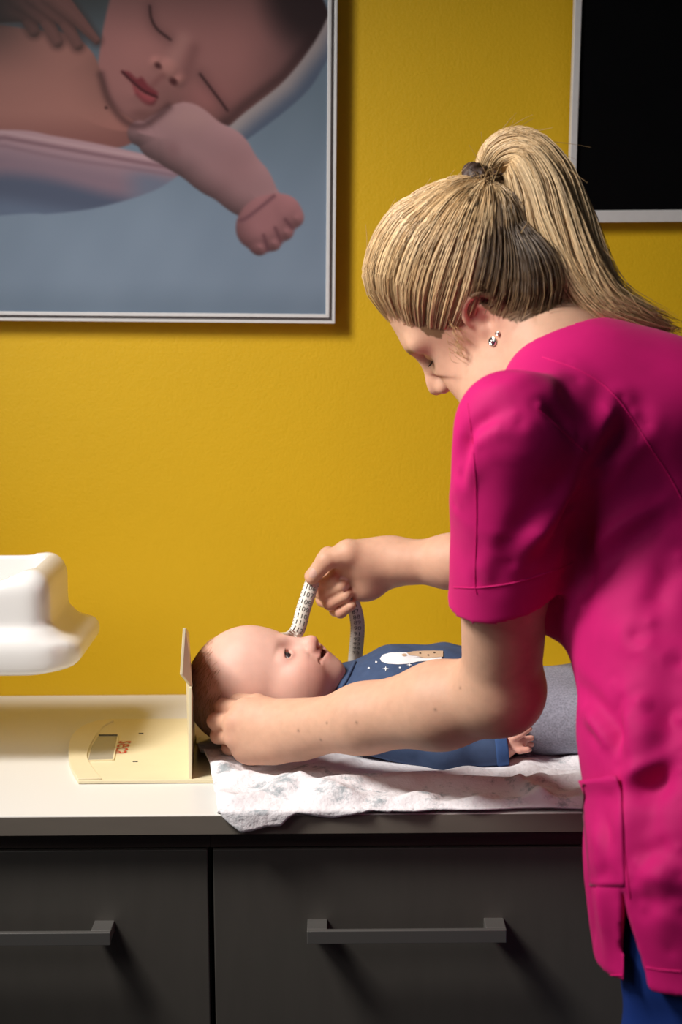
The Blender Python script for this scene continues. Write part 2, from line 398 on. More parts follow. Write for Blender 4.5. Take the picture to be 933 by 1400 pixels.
# ================================================================== pictures on the wall
# left: a framed photograph of a sleeping newborn in a sling.  Print coordinates are millimetre-like units of the print itself.
PW = 1.0
YP = -0.024
A00 = P(0, 0, YP); A10 = P(447, 0, YP); A01 = P(0, 432, YP)
uni = (A10[0] - A00[0]) / 447.0             # metres per print unit
TILT = math.radians(.9)
def pic_pt(u, v, y):                         # print units, origin at the lower right inner corner
    du, dv = (u - 447) * uni, (432 - v) * uni
    c0 = P(447.5, 431.5, YP)
    return np.array([c0[0] + du * math.cos(TILT) + dv * math.sin(TILT), y, c0[2] - du * math.sin(TILT) + dv * math.cos(TILT)])
def paint(u, v):
    """colours (display values) of the print at print units u right, v down"""
    S = u.shape
    def lerp(a, b, t): return a + (b - a) * t[..., None]
    def ss(a, b, x): t = np.clip((x - a) / (b - a), 0, 1); return t * t * (3 - 2 * t)
    def seg(pts, rads):
        d = np.full(S, 1e9)
        for i in range(len(pts) - 1):
            a = np.array(pts[i], float); b = np.array(pts[i + 1], float); ba = b - a
            t = np.clip(((u - a[0]) * ba[0] + (v - a[1]) * ba[1]) / (ba @ ba), 0, 1)
            d = np.minimum(d, np.hypot(u - a[0] - ba[0] * t, v - a[1] - ba[1] * t) - (rads[i] + (rads[i + 1] - rads[i]) * t))
        return d
    def elp(c, r, ang=0):
        ca, sa = math.cos(math.radians(ang)), math.sin(math.radians(ang))
        x, y = (u - c[0]) * ca + (v - c[1]) * sa, -(u - c[0]) * sa + (v - c[1]) * ca
        k = np.hypot(x / r[0], y / r[1]); return (k - 1) * min(r)
    def poly(pts):
        inside = np.zeros(S, bool); d = np.full(S, 1e9); n = len(pts)
        for i in range(n):
            (x0, y0), (x1, y1) = pts[i], pts[(i + 1) % n]
            cond = ((y0 > v) != (y1 > v))
            xi = (x1 - x0) * (v - y0) / ((y1 - y0) if y1 != y0 else 1e-9) + x0
            inside ^= cond & (u < xi)
            L2 = (x1 - x0) ** 2 + (y1 - y0) ** 2 + 1e-9
            t = np.clip(((u - x0) * (x1 - x0) + (v - y0) * (y1 - y0)) / L2, 0, 1)
            d = np.minimum(d, np.hypot(u - x0 - (x1 - x0) * t, v - y0 - (y1 - y0) * t))
        return np.where(inside, -d, d)
    def curve(pts, n=8): return [tuple(p) for p in smoothpath(np.array(pts, float), n)]
    def put(img, d, col, soft=2.0):
        m = ss(soft, -soft, d); return img * (1 - m[..., None]) + col * m[..., None]
    C = lambda *a: np.array(a, float)
    nz = np.sin(u * .021 + v * .013) + np.sin(u * .043 - v * .027 + 1) + .6 * np.sin(u * .09 + v * .05)
    img = lerp(np.broadcast_to(C(112, 128, 144), S + (3,)), C(128, 144, 164), ss(120, 330, v))
    img = lerp(img, C(64, 68, 70), ss(120, -20, v) * ss(330, 120, u))
    img = lerp(img, C(108, 124, 142), ss(380, 430, v) * .6)
    img = img + nz[..., None] * 1.2
    gu, gv = u[:, 0], v[0]
    def form(d, w, col, k=.30, l=(-.45, -.89), edge=.10):
        """shade a flat outline as the rounded form it is in the photograph that was printed"""
        gx = np.gradient(d, gu, axis=0); gy = np.gradient(d, gv, axis=1); t = np.clip(1 + d / w, 0, 1) ** 1.6
        return np.broadcast_to(C(*col), S + (3,)) * (1 + k * (gx * l[0] + gy * l[1]) * t - edge * t)[..., None]
    def smin(a, b, k): h = np.maximum(k - np.abs(a - b), 0) / k; return np.minimum(a, b) - h * h * k * .25
    G = lambda cx, cy, rx, ry: np.exp(-((u - cx) / rx) ** 2 - ((v - cy) / ry) ** 2)
    bg = img.copy()
    # head
    hd_ = smin(elp((300, 40), (158, 128), 25), elp((212, 88), (78, 78), 30), 40)
    hd_ = smin(hd_, elp((180, 132), (44, 40), 30), 40)
    c = form(hd_, 90, (158, 108, 106), .28)
    c = lerp(c, C(84, 64, 66), ss(310, 440, u) * .75); c = lerp(c, C(72, 54, 54), ss(70, -60, v) * .6)
    c = lerp(c, C(44, 34, 36), ss(1.25, .55, np.hypot((u - 425) / 75, (v + 20) / 95)) * .85)
    c = lerp(c, C(182, 124, 120), G(185, 75, 42, 38) * .5); c = lerp(c, C(176, 112, 112), G(280, 135, 30, 24) * .5); c = lerp(c, C(172, 120, 118), G(178, 152, 26, 16) * .4)
    img = put(img, hd_, c, 2.5)
    img = put(img, poly(curve([(306, 196), (330, 184), (380, 150), (420, 112), (447, 66), (500, -15)]) + [(700, -15), (700, 500), (306, 500)]), bg, 1)
    # sling strap rising to the right, over the back of the head
    st = poly(curve([(296, 186), (330, 156), (385, 112), (425, 62), (447, 20), (470, -40)]) + curve([(500, 0), (447, 80), (420, 122), (380, 158), (330, 194), (306, 206)]))
    c = lerp(np.broadcast_to(C(158, 148, 150), S + (3,)), C(88, 98, 118), ss(2, 30, seg([(296, 186), (330, 156), (385, 112), (425, 62), (450, 10)], [0] * 5)))
    img = lerp(img, C(48, 34, 36), np.exp(-(seg([(300, 172), (330, 146), (385, 104), (425, 54)], [0] * 4) / 9) ** 2) * .5)
    img = put(img, st, c, 2.5)
    # torso and shoulder
    bd_ = poly(curve([(-600, 60), (-200, 20), (-40, 36), (40, 46), (90, 52), (122, 76), (136, 110), (152, 148), (186, 176), (170, 200), (110, 210), (0, 215), (-200, 230), (-600, 260)]))
    c = form(bd_, 60, (166, 114, 106), .22)
    c = lerp(c, C(44, 34, 34), ss(120, 20, v) * ss(110, -60, u) * .8); c = lerp(c, C(140, 86, 84), ss(150, 205, v) * .5)
    img = put(img, bd_, c, 2.5)
    img = put(img, elp((140, 150), (2.4, 2.4)), C(84, 50, 48), 1.2)
    # sling in front of the torso
    fr = poly(curve([(-600, 250), (-200, 190), (0, 181), (70, 189), (140, 201), (200, 214)]) + curve([(252, 232), (205, 262), (130, 285), (60, 295), (0, 297), (-300, 330), (-600, 400)]))
    t = (v - 181 - .17 * np.clip(u, 0, 400)) / 110
    c = lerp(np.broadcast_to(C(178, 144, 152), S + (3,)), C(136, 114, 128), ss(0, .42, t))
    c = lerp(c, C(84, 92, 114), ss(.42, .66, t + .03 * np.sin(u * .03))); c = lerp(c, C(104, 118, 142), ss(.72, 1.0, t) * .8)
    c = lerp(c, C(112, 118, 138), ss(150, 200, u) * ss(.1, .35, t))
    c = lerp(c, C(112, 80, 90), np.exp(-((t - .10) / .03) ** 2) * .6); c = lerp(c, C(196, 166, 170), np.exp(-((t - .03) / .02) ** 2) * .5); c = lerp(c, C(128, 100, 112), np.exp(-((t - .2 - .02 * np.sin(u * .02)) / .03) ** 2) * .5)
    img = put(img, fr, c, 2.5)
    # upper arm, forearm and fist hanging out of the sling
    ar = seg([(186, 184), (212, 190), (246, 190)], [17, 30, 45])
    for q, r in (([(246, 190), (296, 222)], [45, 45]), ([(296, 222), (332, 256)], [45, 36]), ([(332, 256), (354, 278)], [36, 29])): ar = smin(ar, seg(q, r), 14)
    fist = smin(elp((358, 304), (42, 34), -40), elp((384, 290), (26, 24)), 12)
    for cx, cy, r in ((352, 338, 11.5), (371, 332, 11), (388, 317, 11), (402, 298, 11)): fist = smin(fist, elp((cx, cy), (r, r)), 9)
    c = form(ar, 40, (156, 120, 124), .34, (.35, -.93), .16)
    c = lerp(c, C(182, 142, 140), G(255, 160, 44, 20) * .6); c = lerp(c, C(128, 92, 96), G(232, 206, 10, 13) * .45); c = lerp(c, C(150, 108, 112), G(320, 230, 40, 40) * .3)
    img = put(img, ar, c, 2.5)
    c = form(fist, 26, (158, 110, 114), .34, (.35, -.93), .18)
    for a in ([(358, 322), (364, 342)], [(374, 312), (382, 331)], [(388, 300), (397, 311)]): c = lerp(c, C(92, 58, 66), np.exp(-(seg(a, [0, 0]) / 3) ** 2) * .6)
    img = put(img, fist, c, 2.5)
    cr = curve([(316, 302), (330, 300), (350, 286), (372, 268)]); img = lerp(img, C(98, 64, 74), np.exp(-(seg(cr, [0] * len(cr)) / 3) ** 2) * .6 * ss(2, -6, np.minimum(ar, fist)))
    # crease between chin, shoulder and arm
    cr = curve([(133, 106), (144, 140), (166, 168), (190, 174), (212, 160), (226, 148)]); img = lerp(img, C(66, 40, 42), np.exp(-(seg(cr, [0] * len(cr)) / 6) ** 2) * .6)
    # face: closed eyes, nose, mouth
    for pts in ([(201, 14), (203, 30), (211, 44), (229, 58)], [(270, 104), (281, 118), (295, 136), (307, 152)]):
        cv = curve(pts); d = seg(cv, [0] * len(cv)); img = lerp(img, C(104, 70, 70), np.exp(-(d / 10) ** 2) * .4); img = lerp(img, C(62, 38, 40), np.exp(-(d / 2.3) ** 2) * .85)
    img = lerp(img, C(186, 136, 130), np.exp(-(seg([(246, 58), (226, 96)], [0, 0]) / 12) ** 2) * .5)
    img = lerp(img, C(112, 72, 72), np.exp(-(seg([(262, 70), (250, 108)], [0, 0]) / 9) ** 2) * .4)
    ns = smin(smin(elp((225, 97), (17, 13), 35), elp((209, 89), (8, 8)), 6), elp((240, 112), (9.5, 9)), 6)
    m = ss(7, -8, ns)[..., None] * .65; img = img * (1 - m) + form(ns, 14, (184, 126, 120), .4) * m
    for e in (((212, 93), (5, 3.4)), ((233, 114), (6, 4.4))): img = put(img, elp(e[0], e[1], 40), C(78, 40, 42), 3)
    img = lerp(img, C(120, 70, 70), np.exp(-(seg([(218, 106), (203, 120)], [0, 0]) / 5) ** 2) * .4)
    up_ = poly(curve([(162, 101), (172, 102), (182, 110), (190, 109), (199, 120), (211, 129), (206, 134), (192, 128), (178, 116)]))
    lo_ = poly(curve([(176, 116), (190, 128), (206, 135), (210, 138), (204, 146), (192, 143), (180, 131)]))
    img = put(img, up_, C(122, 50, 58), 3.5); img = put(img, lo_, form(lo_, 10, (150, 72, 78), .3), 3.5)
    cr = curve([(163, 102), (177, 115), (192, 127), (210, 135)]); img = lerp(img, C(60, 20, 26), np.exp(-(seg(cr, [0] * len(cr)) / 2.2) ** 2) * .8)
    img = lerp(img, C(104, 66, 64), G(188, 158, 16, 7) * .5)
    # hand resting on the back
    for pts, r in (([(-60, 8), (20, 12), (34, 30), (42, 48)], [32, 24, 11, 8]), ([(30, 4), (58, 32), (74, 62)], [20, 10, 7.5]), ([(50, 0), (84, 34), (102, 66)], [18, 9.5, 7]), ([(70, 0), (104, 34), (128, 60)], [16, 9, 5])):
        d = seg(pts, r); img = lerp(img, C(56, 36, 36), ss(10, -2, d) * .45)
        c = form(d, 14, (124, 84, 80), .3); c = lerp(c, C(30, 24, 24), ss(70, -30, u) * .85); img = put(img, d, c, 2)
    return np.clip(img, 0, 255)
def picture_photo():
    cU = lambda u, v: pic_pt(u, v, YP)
    root = empty('picture', pic_pt(14, 432 + 11, 0), 'large framed photograph of a sleeping newborn draped in a cloth sling', 'picture')
    us = np.concatenate([np.arange(-420, -20, 10.), np.arange(-20, 448, 1.8)]); us[-1] = 447
    vv = np.concatenate([np.arange(-360, -20, 10.), np.arange(-20, 433, 1.8)]); vv[-1] = 432
    U, Vv = np.meshgrid(us, vv, indexing='ij')
    colr = sr(paint(U, Vv)) * 0.88
    o0 = pic_pt(0, 0, YP); ex = pic_pt(1, 0, YP) - o0; ey = pic_pt(0, 1, YP) - o0
    V = o0 + U[..., None] * ex + Vv[..., None] * ey
    id_ = np.arange(U.size).reshape(U.shape)
    F = np.stack([id_[:-1, :-1], id_[:-1, 1:], id_[1:, 1:], id_[1:, :-1]], -1).reshape(-1, 4)
    mk_mesh('print', V.reshape(-1, 3), F, M_print, root, np.clip(colr.reshape(-1, 3), 0, .95), True)
    # frame: four mitred bars, and a back board
    u0, u1, v0, v1 = -420, 446, -360, 431
    for nm, t, s, y0, mt in (('frame_bar', 12, 8, -.026, M_frame), ('frame_groove', 8, 4, -.0215, M_groove), ('frame_lip', 4, -1, -.0265, M_frame)):
        for a, b, c, d in (((u0 - t, v1 + t), (u1 + t, v1 + t), (u1 + s, v1 + s), (u0 - s, v1 + s)), ((u1 + t, v1 + t), (u1 + t, v0 - t), (u1 + s, v0 - s), (u1 + s, v1 + s)),
                           ((u1 + t, v0 - t), (u0 - t, v0 - t), (u0 - s, v0 - s), (u1 + s, v0 - s)), ((u0 - t, v0 - t), (u0 - t, v1 + t), (u0 - s, v1 + s), (u0 - s, v0 - s))):
            prism(nm, [pic_pt(*q, y0) for q in (a, b, c, d)], (0, -y0 - .001, 0), mt, root, .0006)
    pts = [pic_pt(*q, -0.020) for q in ((u0, v1), (u1, v1), (u1, v0), (u0, v0))]
    prism('back_board', pts, (0, 0.015, 0), M_carcass, root)
M_groove = mat('frame_groove_grey', (0.25, 0.23, 0.23), .4, var=(80, .03, (1, 1, 1)))
picture_photo()

# right: black picture in a slim white frame, its top leaning a little off the wall
def picture_black():
    b0 = P(776, 305, -.012); b1 = P(778, 289, -.012)
    root = empty('picture', (b0[0] + .3, 0, b0[2]), 'black picture in a slim white frame at the upper right', 'picture')
    lean = math.radians(9.0)
    upv = np.array([0, -math.sin(lean), math.cos(lean)]); nb = np.array([0, math.cos(lean), math.sin(lean)])
    Wd, Hh, t, tb = .62, .62, .0095, .0165
    o = np.array([b0[0], -.022, b0[2]]); ex = np.array([1., 0, 0])
    q = lambda a, b: o + ex * a + upv * b
    for pts in ([(0, 0), (Wd, 0), (Wd - t, tb), (t, tb)], [(Wd, 0), (Wd, Hh), (Wd - t, Hh - t), (Wd - t, tb)], [(Wd, Hh), (0, Hh), (t, Hh - t), (Wd - t, Hh - t)], [(0, Hh), (0, 0), (t, tb), (t, Hh - t)]):
        prism('frame_bar', [q(*p) for p in pts], nb * .02, M_frame, root, .001)
    prism('print', [q(*p) + nb * .004 for p in ((t, tb), (Wd - t, tb), (Wd - t, Hh - t), (t, Hh - t))], nb * .006, M_black, root)
    box('wall_mount', (b0[0] + .2, -.05, b0[2] + .25), (b0[0] + .42, -.0005, b0[2] + .33), M_carcass, root)
picture_black()

# ================================================================== things on the worktop
def baby_scale():
    root = empty('baby_scale', (-.62, -.28, CT), 'glossy white curved baby scale tray above the counter at the left edge', 'scale')
    fl = Field((-1.02, -.36, .97), (-.29, -.06, 1.16), .005)
    fl.op(rbox((-.655, -.205, 1.018), (.345, .105, .016), .005))
    fl.op(rbox((-.655, -.205, 1.062), (.286, .092, .062), .028), .042)
    cn = P(104, 900, -.30); 
    fl.clip((-.350, -.300, 1.02), (.62, -.78, 0), .006)
    fl.clip((-.331, -.205, 1.02), (1, 0, 0), .02)
    fl.op(rbox((-.66, -.205, 1.125), (.266, .074, .085), .03), .008, 's')
    fl.op(ell((-.70, -.315, 1.150), (.32, .085, .070)), .02, 's')
    V, F = fl.mesh(3); V = V + np.array([.012, -.085, .022])
    mk_mesh('tray', V, F, M_tray, root)
    tube_obj('column', [(-.66, -.28, .935), (-.66, -.28, .97), (-.66, -.28, 1.034)], .045, M_tray, root, 24)
    box('base', (-.84, -.40, CT), (-.50, -.16, .94), M_tray, root, .01)
baby_scale()

def measuring_mat():
    root = empty('measuring_mat', (-.25, -.30, CT), 'cream plastic baby measuring mat with upright head plate and small display', 'measuring mat')
    z = lambda px, py: P(px, py, 0)
    def onc(px, py, zz=CT + .004):
        d = ray(px, py); t = (zz - CAM[2]) / d[2]; return CAM + d * t
    def flat(q): return np.array([q[0], q[1], CT + .0005])
    out = [onc(*q) for q in ((258, 1067), (180, 1068), (107, 1068), (97, 1050), (93.5, 1033), (95, 1015), (103, 1002), (116, 993), (134, 986), (150, 983.5))]
    out = [out[0]] + list(smoothpath(np.array(out[2:]), 5))
    yb = out[-1][1]; out += [np.array([-.19, yb, 0]), np.array([.02, yb, 0]), np.array([.02, out[0][1], 0])]
    prism('mat_sheet', [flat(q) for q in out], (0, 0, .0042), M_cream, root, .0008)
    zt = CT + .0047
    # raised rim band along the bowed end
    a = smoothpath([onc(q[0], q[1], zt) for q in ((107, 1067), (97, 1050), (94, 1033), (95.5, 1015), (103, 1002), (116, 993), (134, 986.5))], 6)
    b = smoothpath([onc(q[0], q[1], zt) for q in ((139, 1066), (126, 1050), (119.5, 1037), (121.5, 1024), (130, 1008), (142, 994), (156, 986.5))], 6)
    pts = [np.array([q[0], q[1], zt]) for q in list(a) + list(b[::-1])]
    prism('rim', pts, (0, 0, .0022), M_cream, root, .0006)
    # display window: grey glass in a frame of thin bars
    dq = [onc(q[0], q[1], zt) for q in ((135, 1006.5), (161, 1006.5), (154, 1040), (120.5, 1041), (126, 1020))]
    prism('display', [np.array([q[0], q[1], zt]) for q in dq], (0, 0, .0009), M_lcd, root)
    for i, j in ((0, 1), (1, 2), (2, 3)):
        p, q = dq[i], dq[j]; n = nrm([q[1] - p[1], p[0] - q[0], 0]) * (-.0018)
        pp = [np.array([r[0], r[1], zt]) for r in (p, q, q + n, p + n)]
        prism('display_edge', pp, (0, 0, .002), M_mark if i == 0 else M_cream, root)
    # lettering reads from the foot end of the sheet
    V, F = text_mesh('seca', .036)
    c = onc(170.5, 1022, zt)
    V2 = [np.array([c[0] - y, c[1] + x, zt + .0004]) for x, y, _ in V * np.array([.92, 1.0, 1])]
    V2 = [np.array([c[0] + y, c[1] - x * 1.0, zt + .0006]) for x, y, _ in V]
    poly_mesh('lettering', V2, F, M_red, root)
    for q in ((193, 1003), (185, 1041.5)):
        c = onc(*q, zt); 
        prism('mark', [c + np.array(d) for d in ((-.003, -.0012, 0), (.003, -.0012, 0), (.003, .0012, 0), (-.003, .0012, 0))], (0, 0, .0008), M_mark, root)
    # head plate: upright sheet, its upper panel stepping towards the display end
    x0, yf, ybk = onc(258.5, 1066)[0], onc(258.5, 1066)[1], yb
    zk = zat(940, yf, 262); z1 = zat(922, yf, 246); z2 = zat(858, yf, 250)
    xs = P(246, 922, yf)[0]; xt = P(250.5, 858, yf)[0]; xk = P(262.5, 940, yf)[0]
    th = .0035
    def sheet(name, pts, bev=.0006): 
        prism(name, pts, (th, 0, 0), M_cream, root, bev)
    sheet('head_plate', [np.array(q) for q in ((x0, yf, CT + .004), (x0 - .018, ybk, CT + .004), (x0 - .018, ybk, zk - .05), (x0 - .012, yf + .11, zk), (xk - th, yf, zk))])
    sheet('head_plate_panel', [np.array(q) for q in ((xs, yf - .002, z1), (xk - th, yf + .012, zk - .002), (x0 - .012, yf + .13, zk - .004), (x0 - .0115, yf + .125, z2 - .032), (x0 - .0125, yf + .105, z2 - .022), (xt, yf - .002, z2))])
measuring_mat()

# ---- muslin blanket
M_muslin = mat('muslin', (0.80, 0.78, 0.80), .85, spec=.15, bump=[(700, .35, .0008, 3), (160, .8, .002, 4)])
def muslin_print():
    nt = M_muslin.node_tree; b = nt.nodes['Principled BSDF']; tc = nt.nodes.new('ShaderNodeTexCoord')
    n = nt.nodes.new('ShaderNodeTexNoise'); n.inputs['Scale'].default_value = 17; n.inputs['Detail'].default_value = 6; n.inputs['Roughness'].default_value = .75
    r = nt.nodes.new('ShaderNodeValToRGB'); e = r.color_ramp.elements
    e[0].position = .54; e[0].color = (.80, .77, .80, 1); e[1].position = .63; e[1].color = (.36, .40, .43, 1)
    n2 = nt.nodes.new('ShaderNodeTexNoise'); n2.inputs['Scale'].default_value = 8; n2.inputs['Detail'].default_value = 3
    r2 = nt.nodes.new('ShaderNodeValToRGB'); e = r2.color_ramp.elements
    e[0].position = .55; e[0].color = (1, 1, 1, 1); e[1].position = .75; e[1].color = (1, .90, .88, 1)
    mx = nt.nodes.new('ShaderNodeMix'); mx.data_type = 'RGBA'; mx.blend_type = 'MULTIPLY'; mx.inputs[0].default_value = 1
    for a in (n, n2): nt.links.new(tc.outputs['Object'], a.inputs['Vector'])
    nt.links.new(n.outputs[0], r.inputs[0]); nt.links.new(n2.outputs[0], r2.inputs[0])
    nt.links.new(r.outputs[0], mx.inputs[6]); nt.links.new(r2.outputs[0], mx.inputs[7]); nt.links.new(mx.outputs[2], b.inputs['Base Color'])
muslin_print()
def blanket():
    nu, nv = 260, 180
    uu = np.linspace(0, 1, nu); vv = np.linspace(0, 1, nv)
    # back (v=0) to front hem (v=1)
    depth = np.interp(vv, [0, .84, 1], [0, .84, 1])
    yb = -.075
    xl_y = [-.60, -.57, -.50, -.42, -.33, -.21, -.12, -.07]; xl_x = [-.133, -.136, -.147, -.163, -.188, -.200, -.19, -.165]
    px = np.array([296, 305, 318, 335, 360, 380, 392, 404, 425, 445, 470, 500, 540, 590, 640, 700, 760, 800, 900])
    ov = np.array([.006, .018, .029, .027, .022, .021, .012, .006, .012, .014, .010, .002, .004, .002, .003, .001, .002, .002, .002])
    hx = (px - 466.5) * 1.877 / 2300
    xr = .40
    X = np.zeros((nu, nv)); Y = np.zeros((nu, nv)); Z = np.zeros((nu, nv))
    xfront = np.interp(uu, [0, 1], [-.136, xr])
    over = np.interp(xfront, hx, ov)
    for i in range(nu):
        L = (-.566 - yb) * -1 + over[i]                      # cloth length on this row
        s = vv * L
        ytop = yb - s
        past = np.maximum(0, -.566 - ytop)
        y = np.maximum(ytop, -.566); 
        Y[i] = y - np.minimum(past, .006) ; Z[i] = CT + .0066 - np.maximum(0, past - .004)
        xl = np.interp(y, xl_y, xl_x)
        X[i] = xl + (xr - xl) * uu[i]
        X[i] += np.minimum(past, .03) * (.1 + .4 * max(0, 1 - uu[i] / .15))
    G = np.stack([X.ravel(), Y.ravel(), Z.ravel()], 1)
    q = G * np.array([1, 1, 0])
    wr = .0035 * noise3(q, 38, 3) + .0026 * noise3(q, 85, 5) + .0016 * noise3(q, 190, 9)
    ridge = lambda pts, a, wd: a * np.exp(-(poly_dist(q, np.array([[*p, 0] for p in pts])) / wd) ** 2)
    hgt = np.maximum(wr, -.002) + .002
    hgt += ridge([(-.02, -.50), (.10, -.47), (.20, -.49), (.34, -.46)], .010, .014) + ridge([(.03, -.455), (.16, -.44), (.3, -.455)], .006, .01)
    hgt += ridge([(-.12, -.55), (-.05, -.51), (.0, -.545)], .010, .014) + ridge([(-.18, -.40), (-.12, -.47), (-.05, -.50)], .012, .02)
    hgt += ridge([(-.19, -.14), (-.13, -.10), (.0, -.09), (.15, -.10)], .038, .03)
    hgt += ridge([(.20, -.50), (.22, -.55)], .01, .01) + ridge([(.1, -.56), (.3, -.555)], .005, .01)
    hgt += .012 * np.exp(-((q[:, 0] + .12) / .09) ** 2 - ((q[:, 1] + .32) / .08) ** 2)      # folded under the head
    past = (G[:, 1] < -.5665)
    Zf = G[:, 2] + np.where(past, 0, hgt); Yf = G[:, 1] - np.where(past, .001 + .0025 * (1 + noise3(G * np.array([1, 0, .4]), 90, 4)), 0)
    edge = np.exp(-((G[:, 1] + .57) / .012) ** 2); Zf -= np.where(past, 0, hgt * edge * .6 + .005 * edge)
    Zf = np.where(past, Zf, np.maximum(Zf, CT + .0008))
    G = np.stack([G[:, 0] + .003 * noise3(q, 30, 11), Yf, Zf], 1)
    id_ = np.arange(nu * nv).reshape(nu, nv)
    F = np.stack([id_[:-1, :-1], id_[:-1, 1:], id_[1:, 1:], id_[1:, :-1]], -1).reshape(-1, 4)
    o = mk_mesh('muslin_blanket', G, F[:, ::-1], M_muslin)
    sm = o.modifiers.new('solid', 'SOLIDIFY'); sm.thickness = .0022; sm.offset = 1
    tag(o, 'crumpled white printed muslin blanket under the baby, hanging over the worktop edge', 'blanket')
blanket()
# ================================================================== the woman
# head frame: forward, up, left
HF = nrm([-.62, .26, -.74]); HU = nrm(np.array([-.77, 0, .64]) - HF * (np.array([-.77, 0, .64]) @ HF)); HL = np.cross(HU, HF)
HR = np.array([HF, HL, HU])
EAR = P(664, 445, -.60)
HC = EAR - HL * .074                       # midpoint between the ear canals
hd = lambda f, l, u: HC + HF * f + HL * l + HU * u
tohead = lambda V: (V - HC) @ HR.T
SHN = P(700, 592, -.74); ELN = P(685, 950, -.60); WRN = P(408, 998, -.455)
SHF = np.array([.33, -.50, 1.37]); ELF = np.array([.285, -.36, 1.152]); WRF = P(535, 769, -.27)
C7 = P(795, 462, -.625)
LB = nrm([-.6, -.8, 0]); FB = nrm([-.8, .6, 0])
WOMAN = empty('person', (.45, -.78, 0), 'woman in a pink tunic with a blonde ponytail bending over the baby', 'person')

